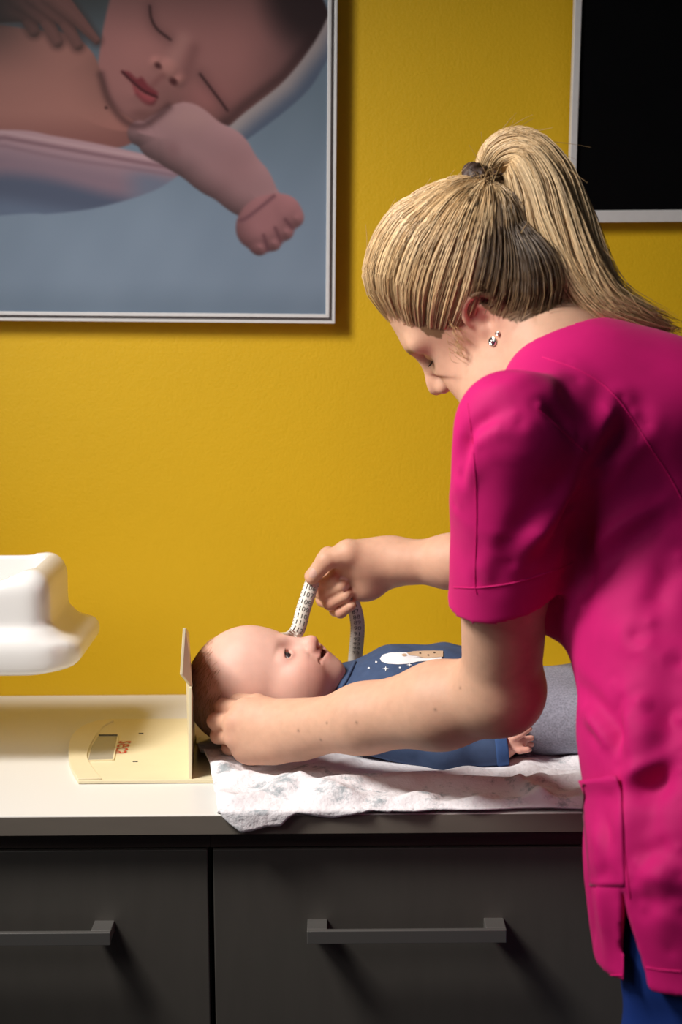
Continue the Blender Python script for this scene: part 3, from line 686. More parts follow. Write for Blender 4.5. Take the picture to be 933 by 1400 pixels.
HAIR_C = np.array([-.008, 0, .052]); HAIR_R = np.array([.110, .086, .098])
hair_line = lambda f: np.interp(f, [-.2, -.09, -.05, -.025, -.018, .0, .02, .033, .048, .058, .066, .08, .10, .13], [-.055, -.042, -.024, .000, .032, .036, .026, .004, -.002, .012, .052, .086, .094, .096])
def nape_mask(q):
    return (q[:, 0] > -.125) & (q[:, 0] < -.016) & (np.abs(q[:, 1]) < .098) & (q[:, 2] < .05) & (q[:, 2] > np.interp(q[:, 0], [-.12, -.06, -.045, -.028, -.018], [-.052, -.042, -.036, -.026, .0]) + .45 * np.maximum(0, np.abs(q[:, 1]) - .085))
def woman_body():
    fl = Field((-.19, -.86, .885), (.48, -.16, 1.66), .0023)
    E = lambda c, r, k, m='u': fl.op(ell(hd(*c), r, HR), k, m)
    K = lambda a, b, r1, r2, k, m='u': fl.op(cone(hd(*a), hd(*b), r1, r2), k, m)
    # --- head
    E((-.004, 0, .045), (.093, .073, .084), 0)
    E((.02, 0, -.012), (.066, .058, .066), .04)
    for s in (1, -1):
        K((.012, .052 * s, -.045), (.068, .018 * s, -.086), .014, .014, .03)      # jaw line
        K((.012, .055 * s, .0), (.012, .053 * s, -.045), .013, .013, .03)
        E((.060, .034 * s, -.022), (.026, .026, .028), .03)                        # cheek
        K((.079, .012 * s, .040), (.070, .046 * s, .040), .008, .007, .02)         # brow
    K((.072, .012, -.084), (.072, -.012, -.084), .016, .016, .02)                  # chin
    E((.068, 0, -.048), (.026, .027, .024), .02)                                   # mouth mass
    K((.082, 0, .028), (.100, 0, -.004), .008, .010, .012)                         # nose bridge
    K((.100, 0, -.004), (.107, 0, -.010), .0095, .0090, .008)
    for s in (1, -1):
        E((.096, .011 * s, -.015), (.010, .008, .008), .008)
        E((.097, .006 * s, -.0225), (.006, .0035, .003), .003, 's')
        E((.085, .031 * s, .022), (.016, .016, .012), .012, 's')                   # eye socket
        E((.066, .031 * s, .021), (.0135, .0145, .0125), .006)                     # lidded eye
        E((.079, .031 * s, .0155), (.004, .013, .0016), .002, 's')                 # lid crease line
    E((.092, 0, -.041), (.007, .020, .0045), .005)                                 # lips
    E((.090, 0, -.053), (.007, .018, .005), .005)
    E((.099, 0, -.0475), (.006, .022, .0016), .002, 's')
    for s in (1, -1): K((.088, .022 * s, -.046), (.080, .029 * s, -.040), .002, .002, .003, 's')
    # crow's feet by the near eye
    for du in (.026, .020, .013): K((.060, .050, .020), (.045, .0585, du - .002), .0012, .0008, .002, 's')
    # --- ears
    for s in (1, -1):
        e = lambda f, u, o=0: (f, s * (.0725 + o), u)
        E(e(-.012, .003, .002), (.020, .005, .028), .006)
        hel = [e(.004, .004, .003), e(.008, .018, .007), e(-.002, .030, .010), e(-.018, .031, .012), e(-.029, .020, .012), e(-.030, .004, .011), e(-.023, -.012, .008), e(-.014, -.022, .005), e(-.006, -.026, .004)]
        hp = smoothpath(np.array([hd(*h) for h in hel]), 3)
        fl.chain(hp, np.interp(np.arange(len(hp)), [0, len(hp) * .7, len(hp) - 1], [.0030, .0034, .0052]), .003)
        ah = smoothpath(np.array([hd(*h) for h in (e(-.012, .022, .008), e(-.020, .010, .009), e(-.017, -.006, .008), e(-.007, -.012, .006))]), 3)
        fl.chain(ah, [.0026] * len(ah), .003)
        E(e(-.006, .002, .012), (.0085, .010, .010), .003, 's')
        E(e(.0045, -.002, .005), (.004, .004, .006), .004)                          # tragus
    # --- neck and shoulders
    fl.chain([hd(-.03, 0, -.01), C7 + np.array([-.022, .03, -.02]), C7 + np.array([.0, .01, -.07])], [.056, .055, .075], .03)
    fl.chain([hd(.02, 0, -.055), C7 + np.array([-.07, .05, -.06])], [.04, .05], .03)
    TC = np.array([.305, -.585, 1.29])
    fl.op(ell(TC, (.07, .10, .10), np.array([FB, LB, [0, 0, 1]])), .04)
    fl.chain([C7 + np.array([0, 0.01, -.065]), SHN + np.array([.03, .03, -.01])], [.05, .036], .04)
    fl.chain([C7 + np.array([0, 0, -.06]), SHF], [.06, .045], .04)
    # --- arms
    def arm(sh, el, wr, ul, palmdir, s=1.0):
        m1 = sh + (el - sh) * .5; fdir = nrm(wr - el)
        fl.chain([sh, m1, el - nrm(el - sh) * .02], [.038 * s, .044 * s, .039 * s], .03)
        fl.op(ell(el, (.036 * s,) * 3), .03)
        m2 = el + (wr - el) * .28; m3 = el + (wr - el) * .66
        fl.chain([el, m2, m3], [.037 * s, .042 * s, .035 * s], .025)
        fl.chain([m3, wr], [.035 * s, .0275 * s], .02)
        fl.op(cone(wr - fdir * .02, wr + fdir * .012, .0285, .029, (palmdir, 1.22)), .018)
    def finger(pts, r0, r1, k=.0022, nail=None):
        n = len(pts); rr = np.linspace(r0, r1, n)
        for i in range(n - 1):
            fl.op(cone(pts[i], pts[i + 1], rr[i], rr[i + 1]), k if i == 0 else .0012)
        for i in range(1, n - 1): fl.op(ell(pts[i], (rr[i] * 1.06,) * 3), .003)
    # near (left) arm and hand: back of the hand to the camera, fist closed on the tape behind the baby's head
    arm(SHN, ELN, WRN, 0, nrm([.2, -1, 0]), 1.08)
    pn = nrm([-.25, -.9, .2])
    PM = P(362, 995, -.438)
    fl.op(cone(WRN + (PM - WRN) * .1, PM, .030, .036, (pn, 1.55)), .022)
    mcp = [P(334, 970, -.425), P(321, 988, -.432), P(322, 1008, -.430), P(334, 1024, -.420)]
    for a in mcp: fl.op(cone(P(385, 1002, -.445), a, .020, .0125), .016)
    fl.op(cone(P(372, 1018, -.440), P(345, 1024, -.425), .022, .018), .016)
    pip = [P(306, 966, -.400), P(295, 986, -.408), P(298.5, 1006, -.405), P(313, 1022, -.396)]
    dip = [P(300, 966, -.378), P(296, 986, -.383), P(301, 1004, -.381), P(315, 1019, -.374)]
    tip = [P(311, 965, -.368), P(312, 985, -.366), P(316, 1002, -.364), P(327, 1016, -.360)]
    for a, b, c, d, r in zip(mcp, pip, dip, tip, (.0098, .0100, .0095, .0086)): finger([a, b, c, d], r * 1.06, r * .84)
    for a in mcp: fl.op(ell(a + pn * .002, (.0105,) * 3), .008)
    finger([P(388, 972, -.425), P(352, 962, -.408), P(326, 959, -.392), P(310, 957, -.378)], .0125, .0088, .008)   # thumb on top
    near_k = mcp + pip
    # far (right) arm and hand: palm to the camera, fist with the thumb on top pinching the tape
    arm(SHF, ELF, WRF, 0, nrm([0, .4, 1]), .9)
    pd = nrm([.05, -1, -.25])
    PF = P(487, 780, -.258)
    fl.op(cone(WRF + (PF - WRF) * .15, PF, .030, .034, (pd, 1.5)), .02)
    mcp = [P(449, 760, -.238), P(455, 774, -.232), P(463, 789, -.234), P(474, 803, -.240)]
    for a in mcp: fl.op(cone(P(505, 782, -.262), a, .018, .0125), .014)
    pip = [P(427, 788, -.243), P(433, 804, -.243), P(442, 820, -.247), P(459, 834, -.252)]
    dip = [P(436, 800, -.265), P(443, 812, -.268), P(451, 825, -.270), P(466, 837, -.270)]
    tip = [P(456, 793, -.279), P(467, 801, -.283), P(473, 814, -.283), P(480, 828, -.281)]
    for a, b, c, d, r in zip(mcp, pip, dip, tip, (.0092, .0094, .0090, .0080)): finger([a, b, c, d], r * 1.05, r * .86)
    finger([P(512, 772, -.276), P(476, 757, -.288), P(446, 766, -.294), P(427, 789, -.288)], .0165, .0098, .014)
    fl.op(ell(P(468, 772, -.262), (.020, .016, .016)), .014)
    fl.op(cone(WRF + np.array([0, -.004, .006]), P(478, 758, -.278), .022, .0155), .018)
    fl.op(ell(P(494, 806, -.262), (.016, .012, .013)), .014)
    fl.op(ell(P(497, 775, -.276), (.022, .014, .018)), .016)                        # ball of the thumb
    fl.op(ell(P(505, 800, -.268), (.020, .014, .017)), .016)                        # heel of the hand
    V, F = fl.mesh(1)
    # --- colours: skin, lips, brows, scalp under the hair, freckles on the forearm
    base = np.array([.65, .375, .255]); C = np.tile(base, (len(V), 1))
    q = tohead(V); inhead = (np.abs(q[:, 1]) < .12) & (q[:, 0] > -.12) & (q[:, 0] < .13) & (q[:, 2] > -.10) & (q[:, 2] < .16)
    def mixc(m, col): C[:] = C * (1 - m[:, None]) + np.array(col) * m[:, None]
    g = lambda c, r: np.exp(-(((q - np.array(c)) / np.array(r)) ** 2).sum(1)) * inhead
    for s in (1, -1):
        mixc(g((.07, .04 * s, -.02), (.03, .03, .025)) * .4, (.66, .30, .23))
        mixc(np.clip(g((.078, .030 * s, .0395), (.02, .019, .0042)) * 1.1, 0, .8), (.16, .09, .05))
        mixc(np.clip(g((.078, .031 * s, .0150), (.02, .016, .0022)) * 1.2, 0, .9), (.03, .015, .01))
        mixc(g((-.015, .080 * s, .005), (.03, .02, .03)) * .35, (.68, .28, .22))
    mixc(np.clip(g((.094, 0, -.047), (.02, .024, .009)) * 1.1, 0, .75), (.48, .16, .14))
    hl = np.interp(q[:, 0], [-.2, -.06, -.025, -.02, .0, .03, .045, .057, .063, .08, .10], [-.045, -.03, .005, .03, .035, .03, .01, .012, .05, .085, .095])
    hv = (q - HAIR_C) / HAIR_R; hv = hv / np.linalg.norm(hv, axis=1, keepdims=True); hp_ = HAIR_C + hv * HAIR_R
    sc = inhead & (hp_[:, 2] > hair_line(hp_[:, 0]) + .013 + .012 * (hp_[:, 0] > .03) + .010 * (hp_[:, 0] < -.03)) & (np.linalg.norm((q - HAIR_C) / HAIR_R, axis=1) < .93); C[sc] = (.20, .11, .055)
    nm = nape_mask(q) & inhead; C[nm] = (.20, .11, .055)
    for P_ in ([P(600, 968, -.60), P(640, 940, -.62), P(480, 985, -.5), P(447, 1002, -.5), P(421, 996, -.48), P(505, 982, -.52)]):
        t = bvh_near(V, P_); C *= 1 - .5 * gauss(V, t, .0017)[:, None]
    for t in near_k: mixc(gauss(V, t + np.array([-.002, -.008, .002]), .011) * .32, (.66, .28, .21))
    for t in mcp + pip + dip: mixc(gauss(V, t + np.array([0, -.005, 0]), .012) * .35, (.66, .30, .22))
    # nails
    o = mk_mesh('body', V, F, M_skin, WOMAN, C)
    return V, F
def bvh_near(V, p):
    return V[np.argmin(((V - p) ** 2).sum(1) + np.where(V[:, 1] > p[1], 0, 0))]
WB = woman_body()

def nail(c, n, t, wdt, lng, parent, name='fingernail'):
    n = nrm(n); t = nrm(np.asarray(t) - n * (np.asarray(t) @ n)); s = np.cross(n, t)
    a = np.linspace(-1, 1, 7); b = np.linspace(-1, 1, 7); V = []
    for u in a:
        for v in b:
            k = math.sqrt(max(0, 1 - .5 * v * v)) 
            V.append(c + s * u * wdt * (1 - .25 * v * v) + t * v * lng + n * (-.0016 * u * u - .0006 * v * v))
    F = [(i * 7 + j, i * 7 + j + 1, (i + 1) * 7 + j + 1, (i + 1) * 7 + j) for i in range(6) for j in range(6)]
    o = poly_mesh(name, V, F, M_nail, parent, smooth=True); return o
M_nail = mat('fingernail', (.70, .44, .36), .22, spec=.5, var=(200, .04, (1, 1, 1)))
_t = bvh(*WB)
for a, b in (((428, 784), (423, 792)), ((470, 790), (476, 785)), ((474, 805), (480, 800))):
    h, n = cast(_t, *a); h2, _ = cast(_t, *b)
    if h is not None and h2 is not None: nail(h + n * .0008, n, h2 - h, .0052, .0060, WOMAN)

# ---- tunic
def tunic():
    fl = Field((.06, -1.02, .74), (.66, -.36, 1.47), .0032)
    hemz = zat(1343, -.88, 830)
    nodes = [(np.array([.412, -.765, hemz - .05]), .078, .120), (np.array([.402, -.752, .93]), .074, .116), (np.array([.388, -.712, 1.03]), .064, .108),
             (np.array([.372, -.655, 1.13]), .060, .100), (np.array([.348, -.605, 1.22]), .060, .096), (np.array([.315, -.585, 1.30]), .062, .090), (np.array([.288, -.575, 1.355]), .066, .070)]
    for (a, la, ra), (b, lb, rb) in zip(nodes[:-1], nodes[1:]):
        for s in (-1, 0, 1): fl.op(cone(a + LB * la * s, b + LB * lb * s, ra, rb), .03)
    # bust hanging forward
    fl.op(ell(np.array([.255, -.58, 1.19]), (.085, .12, .085), np.array([FB, LB, [0, 0, 1]])), .05)
    # upper back and shoulder yokes
    fl.chain([C7 + np.array([.008, -.01, -.062]), SHN + np.array([.018, .01, -.012])], [.066, .056], .06)
    fl.chain([C7 + np.array([.008, -.01, -.062]), SHF + np.array([0, 0, -.01])], [.066, .052], .04)
    fl.op(ell(C7 + np.array([.085, -.010, -.085]), (.10, .095, .085)), .04)
    def sleeve(pts, rads, hem, n, th, sq=None):
        cs_ = [cone(pts[i], pts[i + 1], rads[i], rads[i + 1], sq) for i in range(len(pts) - 1)]
        axd = nrm(pts[-1] - pts[-2]); inner = cone(hem - axd * .04, hem + axd * .08, rads[1] - th - .001, rads[-1] - th + .001, sq)
        def fn(X, Y, Z):
            d = np.minimum(cs_[0][2](X, Y, Z), cs_[1][2](X, Y, Z))
            b = (X - f32(hem[0])) * f32(n[0]) + (Y - f32(hem[1])) * f32(n[1]) + (Z - f32(hem[2])) * f32(n[2])
            return np.maximum(np.maximum(d, b), -inner[2](X, Y, Z))
        return np.minimum(cs_[0][0], cs_[1][0]), np.maximum(cs_[0][1], cs_[1][1]), fn
    # near sleeve
    HMC = P(699, 798, -.664)
    ad = nrm(HMC - SHN)
    n1 = nrm(ad + np.array([.38, 0, .0]))
    fl.op(sleeve([SHN, SHN + (HMC - SHN) * .45, HMC + ad * .05], [.059, .067, .0725], HMC, n1, .0075, (LB, 1.12)), .010)
    # far sleeve
    HMF = SHF + (ELF - SHF) * .62; adf = nrm(HMF - SHF)
    fl.op(sleeve([SHF, SHF + (HMF - SHF) * .5, HMF + adf * .03], [.056, .058, .062], HMF, adf, .0075), .02)
    fl.clip((.36, -.88, hemz), (0, -.06, -1), .003)
    a, la, ra = nodes[0]
    for s in (-1, 0, 1): fl.op(cone(a + LB * la * s, np.array([.405, -.757, hemz + .05]) + LB * .074 * s, ra - .008, ra - .011), .004, 's')
    # side slit (a long wedge opening at the hem)
    s0 = P(862, 1228, -.92); s1 = P(863, 1350, -.92); s2 = P(886, 1350, -.90)
    s1 = s1 + (s1 - s0) * .3; s2 = s0 + (s2 - s0) * 1.3
    def wedge(X, Y, Z):
        h = None
        for a_, b_ in ((s0, s1), (s1, s2), (s2, s0)):
            nx_, nz_ = b_[2] - a_[2], a_[0] - b_[0]; L_ = math.hypot(nx_, nz_); nx_, nz_ = nx_ / L_, nz_ / L_
            o_ = (s0 + s1 + s2) / 3; sg = 1 if (o_[0] - a_[0]) * nx_ + (o_[2] - a_[2]) * nz_ < 0 else -1
            e_ = sg * ((X - f32(a_[0])) * f32(nx_) + (Z - f32(a_[2])) * f32(nz_)); h = e_ if h is None else np.maximum(h, e_)
        return np.maximum(np.maximum(h, Y + f32(.80)), -f32(1.05) - Y)
    fl.op((np.array([min(s0[0], s1[0]) - .01, -1.05, s1[2]]), np.array([s2[0] + .01, -.80, s0[2]]), wedge), 0, 's')
    # neck opening
    fl.op(cone(C7 + np.array([-.025, .03, .0]), hd(-.01, 0, -.03), .060, .060), .004, 's')
    V, F = fl.mesh(2)
    tr = bvh(V, F); N = vnormals(V, F)
    D = np.zeros(len(V))
    for pts, amp, wd in FOLDS:
        amp = amp * 1.25
        pl = [cast(tr, *p)[0] for p in pts]; pl = [p for p in pl if p is not None]
        if len(pl) > 1:
            pl = smoothpath(pl, 4); d = poly_dist(V, pl)
            # taper at the two ends
            e = np.minimum(np.linalg.norm(V - pl[0], axis=1), np.linalg.norm(V - pl[-1], axis=1)); L = np.linalg.norm(pl[0] - pl[-1])
            D += amp * np.exp(-(d / wd) ** 2) * np.clip(.05 + e / (.35 * L + 1e-6), 0, 1)
    D += .0012 * noise3(V * np.array([1, 1, .6]), 34, 21) + .0006 * noise3(V, 75, 22)
    V = V + N * D[:, None]
    V = relax(V, F, .4)
    o = mk_mesh('tunic', V, F, M_pink, WOMAN)
    return V, F, o
# (pixel-picked fold lines on the cloth, height, width): ridges positive, valleys negative
FOLDS = [
    ([(628, 640), (640, 600), (668, 575), (705, 566)], -.0065, .011), ([(640, 618), (665, 590), (712, 580)], .004, .010),
    ([(622, 690), (640, 650), (660, 615)], .004, .012), ([(632, 560), (636, 620), (630, 690)], -.003, .008),
    ([(700, 770), (745, 715), (780, 660), (800, 620)], .0075, .013), ([(735, 775), (775, 700), (800, 650)], -.006, .012),
    ([(668, 790), (715, 720), (745, 670)], -.004, .014), ([(650, 795), (690, 740)], .003, .012),
    ([(738, 555), (765, 570), (785, 595)], -.006, .008), ([(745, 548), (760, 525), (790, 520)], .003, .012),
    ([(800, 610), (830, 570), (850, 545)], .0065, .012), ([(815, 640), (850, 600), (868, 565)], -.0075, .013), ([(830, 650), (868, 605), (885, 580)], .004, .012),
    ([(640, 545), (690, 530), (740, 520), (775, 495)], .003, .012),
    ([(780, 770), (850, 720), (900, 690), (931, 672)], .005, .010), ([(790, 800), (850, 755), (920, 700)], -.004, .012),
    ([(785, 700), (800, 760), (790, 830)], -.010, .014),
    ([(760, 930), (800, 960), (822, 1010), (835, 1060)], .006, .011), ([(785, 930), (830, 980), (850, 1050)], -.006, .012), ([(745, 948), (780, 985), (798, 1040)], -.004, .009),
    ([(870, 900), (880, 1000), (862, 1080), (850, 1150), (846, 1230)], .005, .014), ([(915, 880), (915, 1000), (890, 1120), (880, 1220)], -.006, .016),
    ([(812, 1110), (822, 1180), (830, 1260), (832, 1330)], .004, .010), ([(832, 1100), (836, 1160), (840, 1200)], -.004, .009),
    ([(905, 1150), (910, 1230), (918, 1300)], .005, .016), ([(805, 1180), (812, 1260), (812, 1300)], -.003, .008),
    ([(848, 1068), (880, 1052), (915, 1032), (932, 1026)], .0055, .009), ([(850, 1090), (885, 1075), (932, 1052)], -.0055, .011), ([(856, 1120), (890, 1110), (932, 1098)], .003, .012),
    ([(800, 985), (822, 1020), (838, 1055)], -.004, .008), ([(850, 955), (858, 1010), (848, 1050)], .005, .012), ([(838, 935), (846, 990), (840, 1040)], -.005, .009),
    ([(890, 850), (905, 800), (932, 760)], -.006, .014), ([(870, 870), (900, 900), (932, 905)], .005, .016), ([(875, 960), (905, 975), (932, 980)], -.005, .014),
    ([(868, 1180), (890, 1165), (930, 1160)], -.004, .010), ([(866, 1205), (895, 1195), (932, 1195)], .004, .010), ([(880, 1240), (905, 1232), (932, 1238)], -.003, .010),
    ([(814, 1130), (834, 1165), (846, 1200)], .004, .010), ([(808, 1210), (830, 1195), (848, 1190)], -.003, .008),
]
TV, TF, TO = tunic()
_tt = bvh(TV, TF)
def on_tunic(pts, lift=.0006, n=6):
    out = []
    for p in smoothpath(np.array(pts, float), n):
        h, nn = cast(_tt, *p)
        if h is not None: out.append(h + nn * lift)
    return out
def seam(pts, r=.0007, mt=None):
    pl = on_tunic(pts, .0002)
    if len(pl) > 2: tube_obj('seam', pl, r, mt or M_pinkd, TO, 6)
# yoke / princess seam over the back, sleeve-head seam, sleeve hem stitching, side seam, pocket
seam([(742, 488), (790, 505), (830, 530), (862, 568), (892, 615), (915, 650), (932, 682)])
seam([(640, 552), (648, 620), (652, 700), (650, 790), (652, 812)], .0007)
seam([(735, 558), (770, 590), (803, 620)], .0008)
seam([(621, 803), (660, 803), (710, 795), (760, 779), (784, 770)], .0007)
seam([(842, 1060), (848, 1120), (856, 1180), (862, 1228)], .0008)
seam([(806, 1331), (835, 1333), (860, 1334)], .0007)
seam([(880, 1322), (905, 1326), (932, 1328)], .0007)
def pocket():
    g = []; nu, nv = 14, 22
    for i in range(nu):
        for j in range(nv):
            u, v = i / (nu - 1), j / (nv - 1)
            xl = 796 + 12 * v; xr = 851 + 4 * v
            h, n = cast(_tt, xl + (xr - xl) * u, 1062 + 150 * v + 5 * (1 - u) * (1 - v))
            if h is None: h, n = g[-1] if g else (P(800, 1070, -.8), np.array([0, -1, 0]))
            g.append((h, n))
    V = [h + n * (.0008 + .0020 * (1 - (k % nv) / nv) + .004 * max(0, 1 - (k % nv) / 3)) for k, (h, n) in enumerate(g)]
    F = [(i * nv + j, i * nv + j + 1, (i + 1) * nv + j + 1, (i + 1) * nv + j) for i in range(nu - 1) for j in range(nv - 1)]
    o = poly_mesh('pocket', V, F, M_pink, TO, smooth=True); m = o.modifiers.new('solid', 'SOLIDIFY'); m.thickness = .002; m.offset = -1
pocket()
# collar band round the neck
def collar():
    pl = on_tunic([(736, 492), (752, 478), (770, 462), (786, 449), (800, 443)], .002, 5)
    if len(pl) > 2: tube_obj('neck_band', pl, .0042, M_pink, TO, 8)

# ---- trousers and shoes
def trousers():
    fl = Field((.22, -1.0, .05), (.68, -.52, .96), .007)
    for s in (1, -1):
        hip = np.array([.412, -.765, .88]) + LB * .075 * s
        kn = np.array([.43, -.765, .50]) + LB * .085 * s; an = np.array([.475, -.79, .09]) + LB * .095 * s
        fl.chain([hip, hip + (kn - hip) * .35, kn, an], [.108, .094, .072, .062], .02)
        fl.op(cone(an + np.array([0, 0, -.06]), an + np.array([0, 0, .03]), .052, .055), .002, 's')
    fl.clip((0, 0, .07), (0, 0, -1), .003); fl.clip((0, 0, .93), (0, 0, 1), .003)
    V, F = fl.mesh(2); N = vnormals(V, F)
    V = V + N * (.004 * noise3(V * np.array([1, 1, .35]), 40, 31) + .002 * noise3(V, 80, 32))[:, None]
    mk_mesh('trousers', V, F, M_blue, WOMAN)
    for s in (1, -1):
        an = np.array([.475, -.79, .09]) + LB * .095 * s
        fs = Field(an - np.array([.24, .12, .1]), an + np.array([.12, .24, .03]), .005)
        fs.chain([an + np.array([.02, -.015, -.045]), an + FB * .08 + np.array([0, 0, -.052]), an + FB * .16 + np.array([0, 0, -.06])], [.040, .040, .036], .02)
        fs.clip((0, 0, .004), (0, 0, -1), .004); V, F = fs.mesh(2); mk_mesh('shoe', V, F, M_shoe, WOMAN)
trousers()

# ---- hair
def woman_hair():
    hc = np.array([-.008, 0, .052]); rad = np.array([.110, .086, .098])
    tie_h = np.array([-.103, 0, .094]); tie = hd(*tie_h)
    td = (tie_h - hc) / rad; tl = np.linalg.norm(td); td = td / tl
    base_line = hair_line
    # roots: random directions over the hair region
    n = 14000
    v = rng.normal(size=(n * 4, 3)); v /= np.linalg.norm(v, axis=1, keepdims=True)
    p = hc + v * rad; ok = p[:, 2] > base_line(p[:, 0]) + rng.normal(0, .0025, len(p)) - .013 * rng.random(len(p)) ** 3
    v = v[ok]; 
    edge = (hc + v * rad)[:, 2] - base_line((hc + v * rad)[:, 0])
    keep = (edge < .02) | (rng.random(len(v)) < .42); v = v[keep][:7600]
    k = 13; t = np.linspace(0, 1, k)
    om = np.arccos(np.clip(v @ td, -1, 1)); so = np.sin(om) + 1e-6
    D = (np.sin((1 - t)[None] * om[:, None]) / so[:, None])[..., None] * v[:, None] + (np.sin(t[None] * om[:, None]) / so[:, None])[..., None] * td
    # combed locks: grooves run along the flow towards the tie
    ax1 = nrm(np.cross(td, [0, 1, 0])); ax2 = np.cross(td, ax1)
    phi = np.arctan2(v @ ax2, v @ ax1)
    lock = .45 * np.sin(phi * 31 + 2.3 * np.sin(phi * 7)) + .3 * np.sin(phi * 67 + 3 * np.sin(phi * 5)) + .3 * np.sin(phi * 17)
    jit = rng.normal(0, 1, len(v))
    rise = np.clip(t[None] / (.26 + .24 * np.clip(1 - v[:, 0:1] * 1.25, 0, 1)), 0, 1); rise = rise * rise * (3 - 2 * rise)
    r0 = .865
    shell = 1.0 + .007 * lock[:, None] * np.sin(np.pi * np.clip(t * .95 + .08, 0, 1))[None] + .015 * jit[:, None] * (1 - t[None] * .6)
    R = r0 + (shell - r0) * rise
    R = R * (1 + (tl - 1) * t[None] ** 3)
    # front lift
    R *= 1 + .05 * np.clip((v[:, 0:1]) * (D[:, :, 0] > -.2), 0, 1) * np.sin(np.pi * t)[None]
    Q = hc + D * R[..., None] * rad
    # gather into the tie
    g = np.clip((t - .8) / .2, 0, 1)[None, :, None] ** 2
    off = rng.normal(0, .006, (len(v), 3)) * np.array([.6, 1, .6]); Q = Q * (1 - g) + (tie_h + off)[:, None] * g
    Pw = HC + Q @ HR
    rr = np.full((len(v), k), .00040) * rng.uniform(.7, 1.35, (len(v), 1)); rr *= (1 - .45 * (t[None] < .03))
    light = np.array([.88, .64, .37]); mid = np.array([.60, .38, .18]); dark = np.array([.11, .055, .024])
    root = hc + v * rad
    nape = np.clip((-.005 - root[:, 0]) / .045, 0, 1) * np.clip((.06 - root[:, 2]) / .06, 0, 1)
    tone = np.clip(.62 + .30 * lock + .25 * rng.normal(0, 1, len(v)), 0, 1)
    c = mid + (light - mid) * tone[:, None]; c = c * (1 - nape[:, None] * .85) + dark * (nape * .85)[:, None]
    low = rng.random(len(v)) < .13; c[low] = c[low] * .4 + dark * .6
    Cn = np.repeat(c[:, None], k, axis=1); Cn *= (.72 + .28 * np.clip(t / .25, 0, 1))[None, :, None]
    # hair drawn up from the nape
    qb = tohead(WB[0]); ids = np.where(nape_mask(qb))[0]; ids = rng.choice(ids, 2400); q0 = qb[ids] + rng.normal(0, .002, (2400, 3))
    vn = (q0 - hc) / rad; Rn = np.linalg.norm(vn, axis=1); vn /= Rn[:, None]
    om = np.arccos(np.clip(vn @ td, -1, 1)); so = np.sin(om) + 1e-6
    D = (np.sin((1 - t)[None] * om[:, None]) / so[:, None])[..., None] * vn[:, None] + (np.sin(t[None] * om[:, None]) / so[:, None])[..., None] * td
    s_ = np.clip(t / .55, 0, 1); s_ = (s_ * s_ * (3 - 2 * s_))[None]
    R = (Rn[:, None] + .004 + .03 * np.clip(t / .1, 0, 1)[None]) * (1 - s_) + (.985 + .012 * rng.normal(0, 1, (2400, 1))) * s_; R = R * (1 + (tl - 1) * t[None] ** 3)
    Q2 = hc + D * R[..., None] * rad; off = rng.normal(0, .006, (2400, 3)); Q2 = Q2 * (1 - g) + (tie_h + off)[:, None] * g
    tn = rng.random(2400); c2 = dark * .8 + (mid - dark) * (tn ** 3)[:, None] * .45  # naturally darker nape hair, with its shade also put into the colour
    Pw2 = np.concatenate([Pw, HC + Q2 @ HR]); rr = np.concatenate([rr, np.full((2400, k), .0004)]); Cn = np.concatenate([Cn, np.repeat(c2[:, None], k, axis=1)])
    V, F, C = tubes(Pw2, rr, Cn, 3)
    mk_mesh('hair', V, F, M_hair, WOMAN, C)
    # --- ponytail
    cp = np.array([P(662, 256, -.535), P(664, 240, -.535), P(682, 212, -.538), P(714, 209, -.545), P(740, 250, -.558), P(758, 310, -.575), P(784, 372, -.595), P(818, 416, -.608), P(868, 440, -.61), P(912, 456, -.60)])
    wid = np.array([.010, .013, .021, .029, .038, .042, .039, .030, .016, .005])
    path = smoothpath(cp, 6); m = len(path); ws = np.interp(np.linspace(0, 1, m), np.linspace(0, 1, len(cp)), wid)
    T = np.gradient(path, axis=0); T /= np.linalg.norm(T, axis=1, keepdims=True)
    S1 = np.cross(T, np.array([0, -1., 0])); S1 /= np.linalg.norm(S1, axis=1, keepdims=True); S2 = np.cross(T, S1)
    n = 5400
    th = rng.uniform(0, 2 * np.pi, n); rd = np.sqrt(rng.uniform(.25, 1, n))
    clump = np.round(th * 5.2) / 5.2; th = th + .32 * (clump - th)
    a = np.cos(th) * rd; b = np.sin(th) * rd
    kk = 22; tt = np.linspace(0, 1, kk)
    endt = np.where(rng.random(n) < .55, rng.uniform(.70, .93, n), rng.uniform(.9, 1.0, n))
    ti = tt[None] * endt[:, None] * (m - 1); i0 = np.clip(ti.astype(int), 0, m - 2); fr = ti - i0
    at = lambda A: A[i0] * (1 - fr[..., None]) + A[i0 + 1] * fr[..., None] if A.ndim == 2 else A[i0] * (1 - fr) + A[i0 + 1] * fr
    W = at(ws); tw = .5 * tt[None] + .0 * n
    wave = .10 * np.sin(tt[None] * 9 + clump[:, None] * 7) * tt[None] + .05 * rng.normal(0, 1, (n, 1)) * tt[None]
    Pn = at(path) + at(S1) * (W * (a[:, None] + wave))[..., None] + at(S2) * (W * .72 * (b[:, None] + wave * .5))[..., None]
    # loose spread of the tips
    spread = np.clip((tt[None] * endt[:, None] - .62) / .38, 0, 1) ** 1.5
    Pn += (rng.normal(0, 1, (n, 1, 3)) * np.array([.010, .008, .007])) * spread[..., None]
    rr = np.full((n, kk), .00042) * rng.uniform(.7, 1.3, (n, 1)); rr[:, -3:] *= np.array([.8, .6, .3])
    tone = np.clip(.62 + .28 * np.sin(clump * 9) + .22 * rng.normal(0, 1, n), 0, 1)
    c = mid + (light - mid) * tone[:, None]; low = rng.random(n) < .15; c[low] = c[low] * .45 + dark * .55
    V, F, C = tubes(Pn, rr, np.repeat(c[:, None], kk, axis=1), 3)
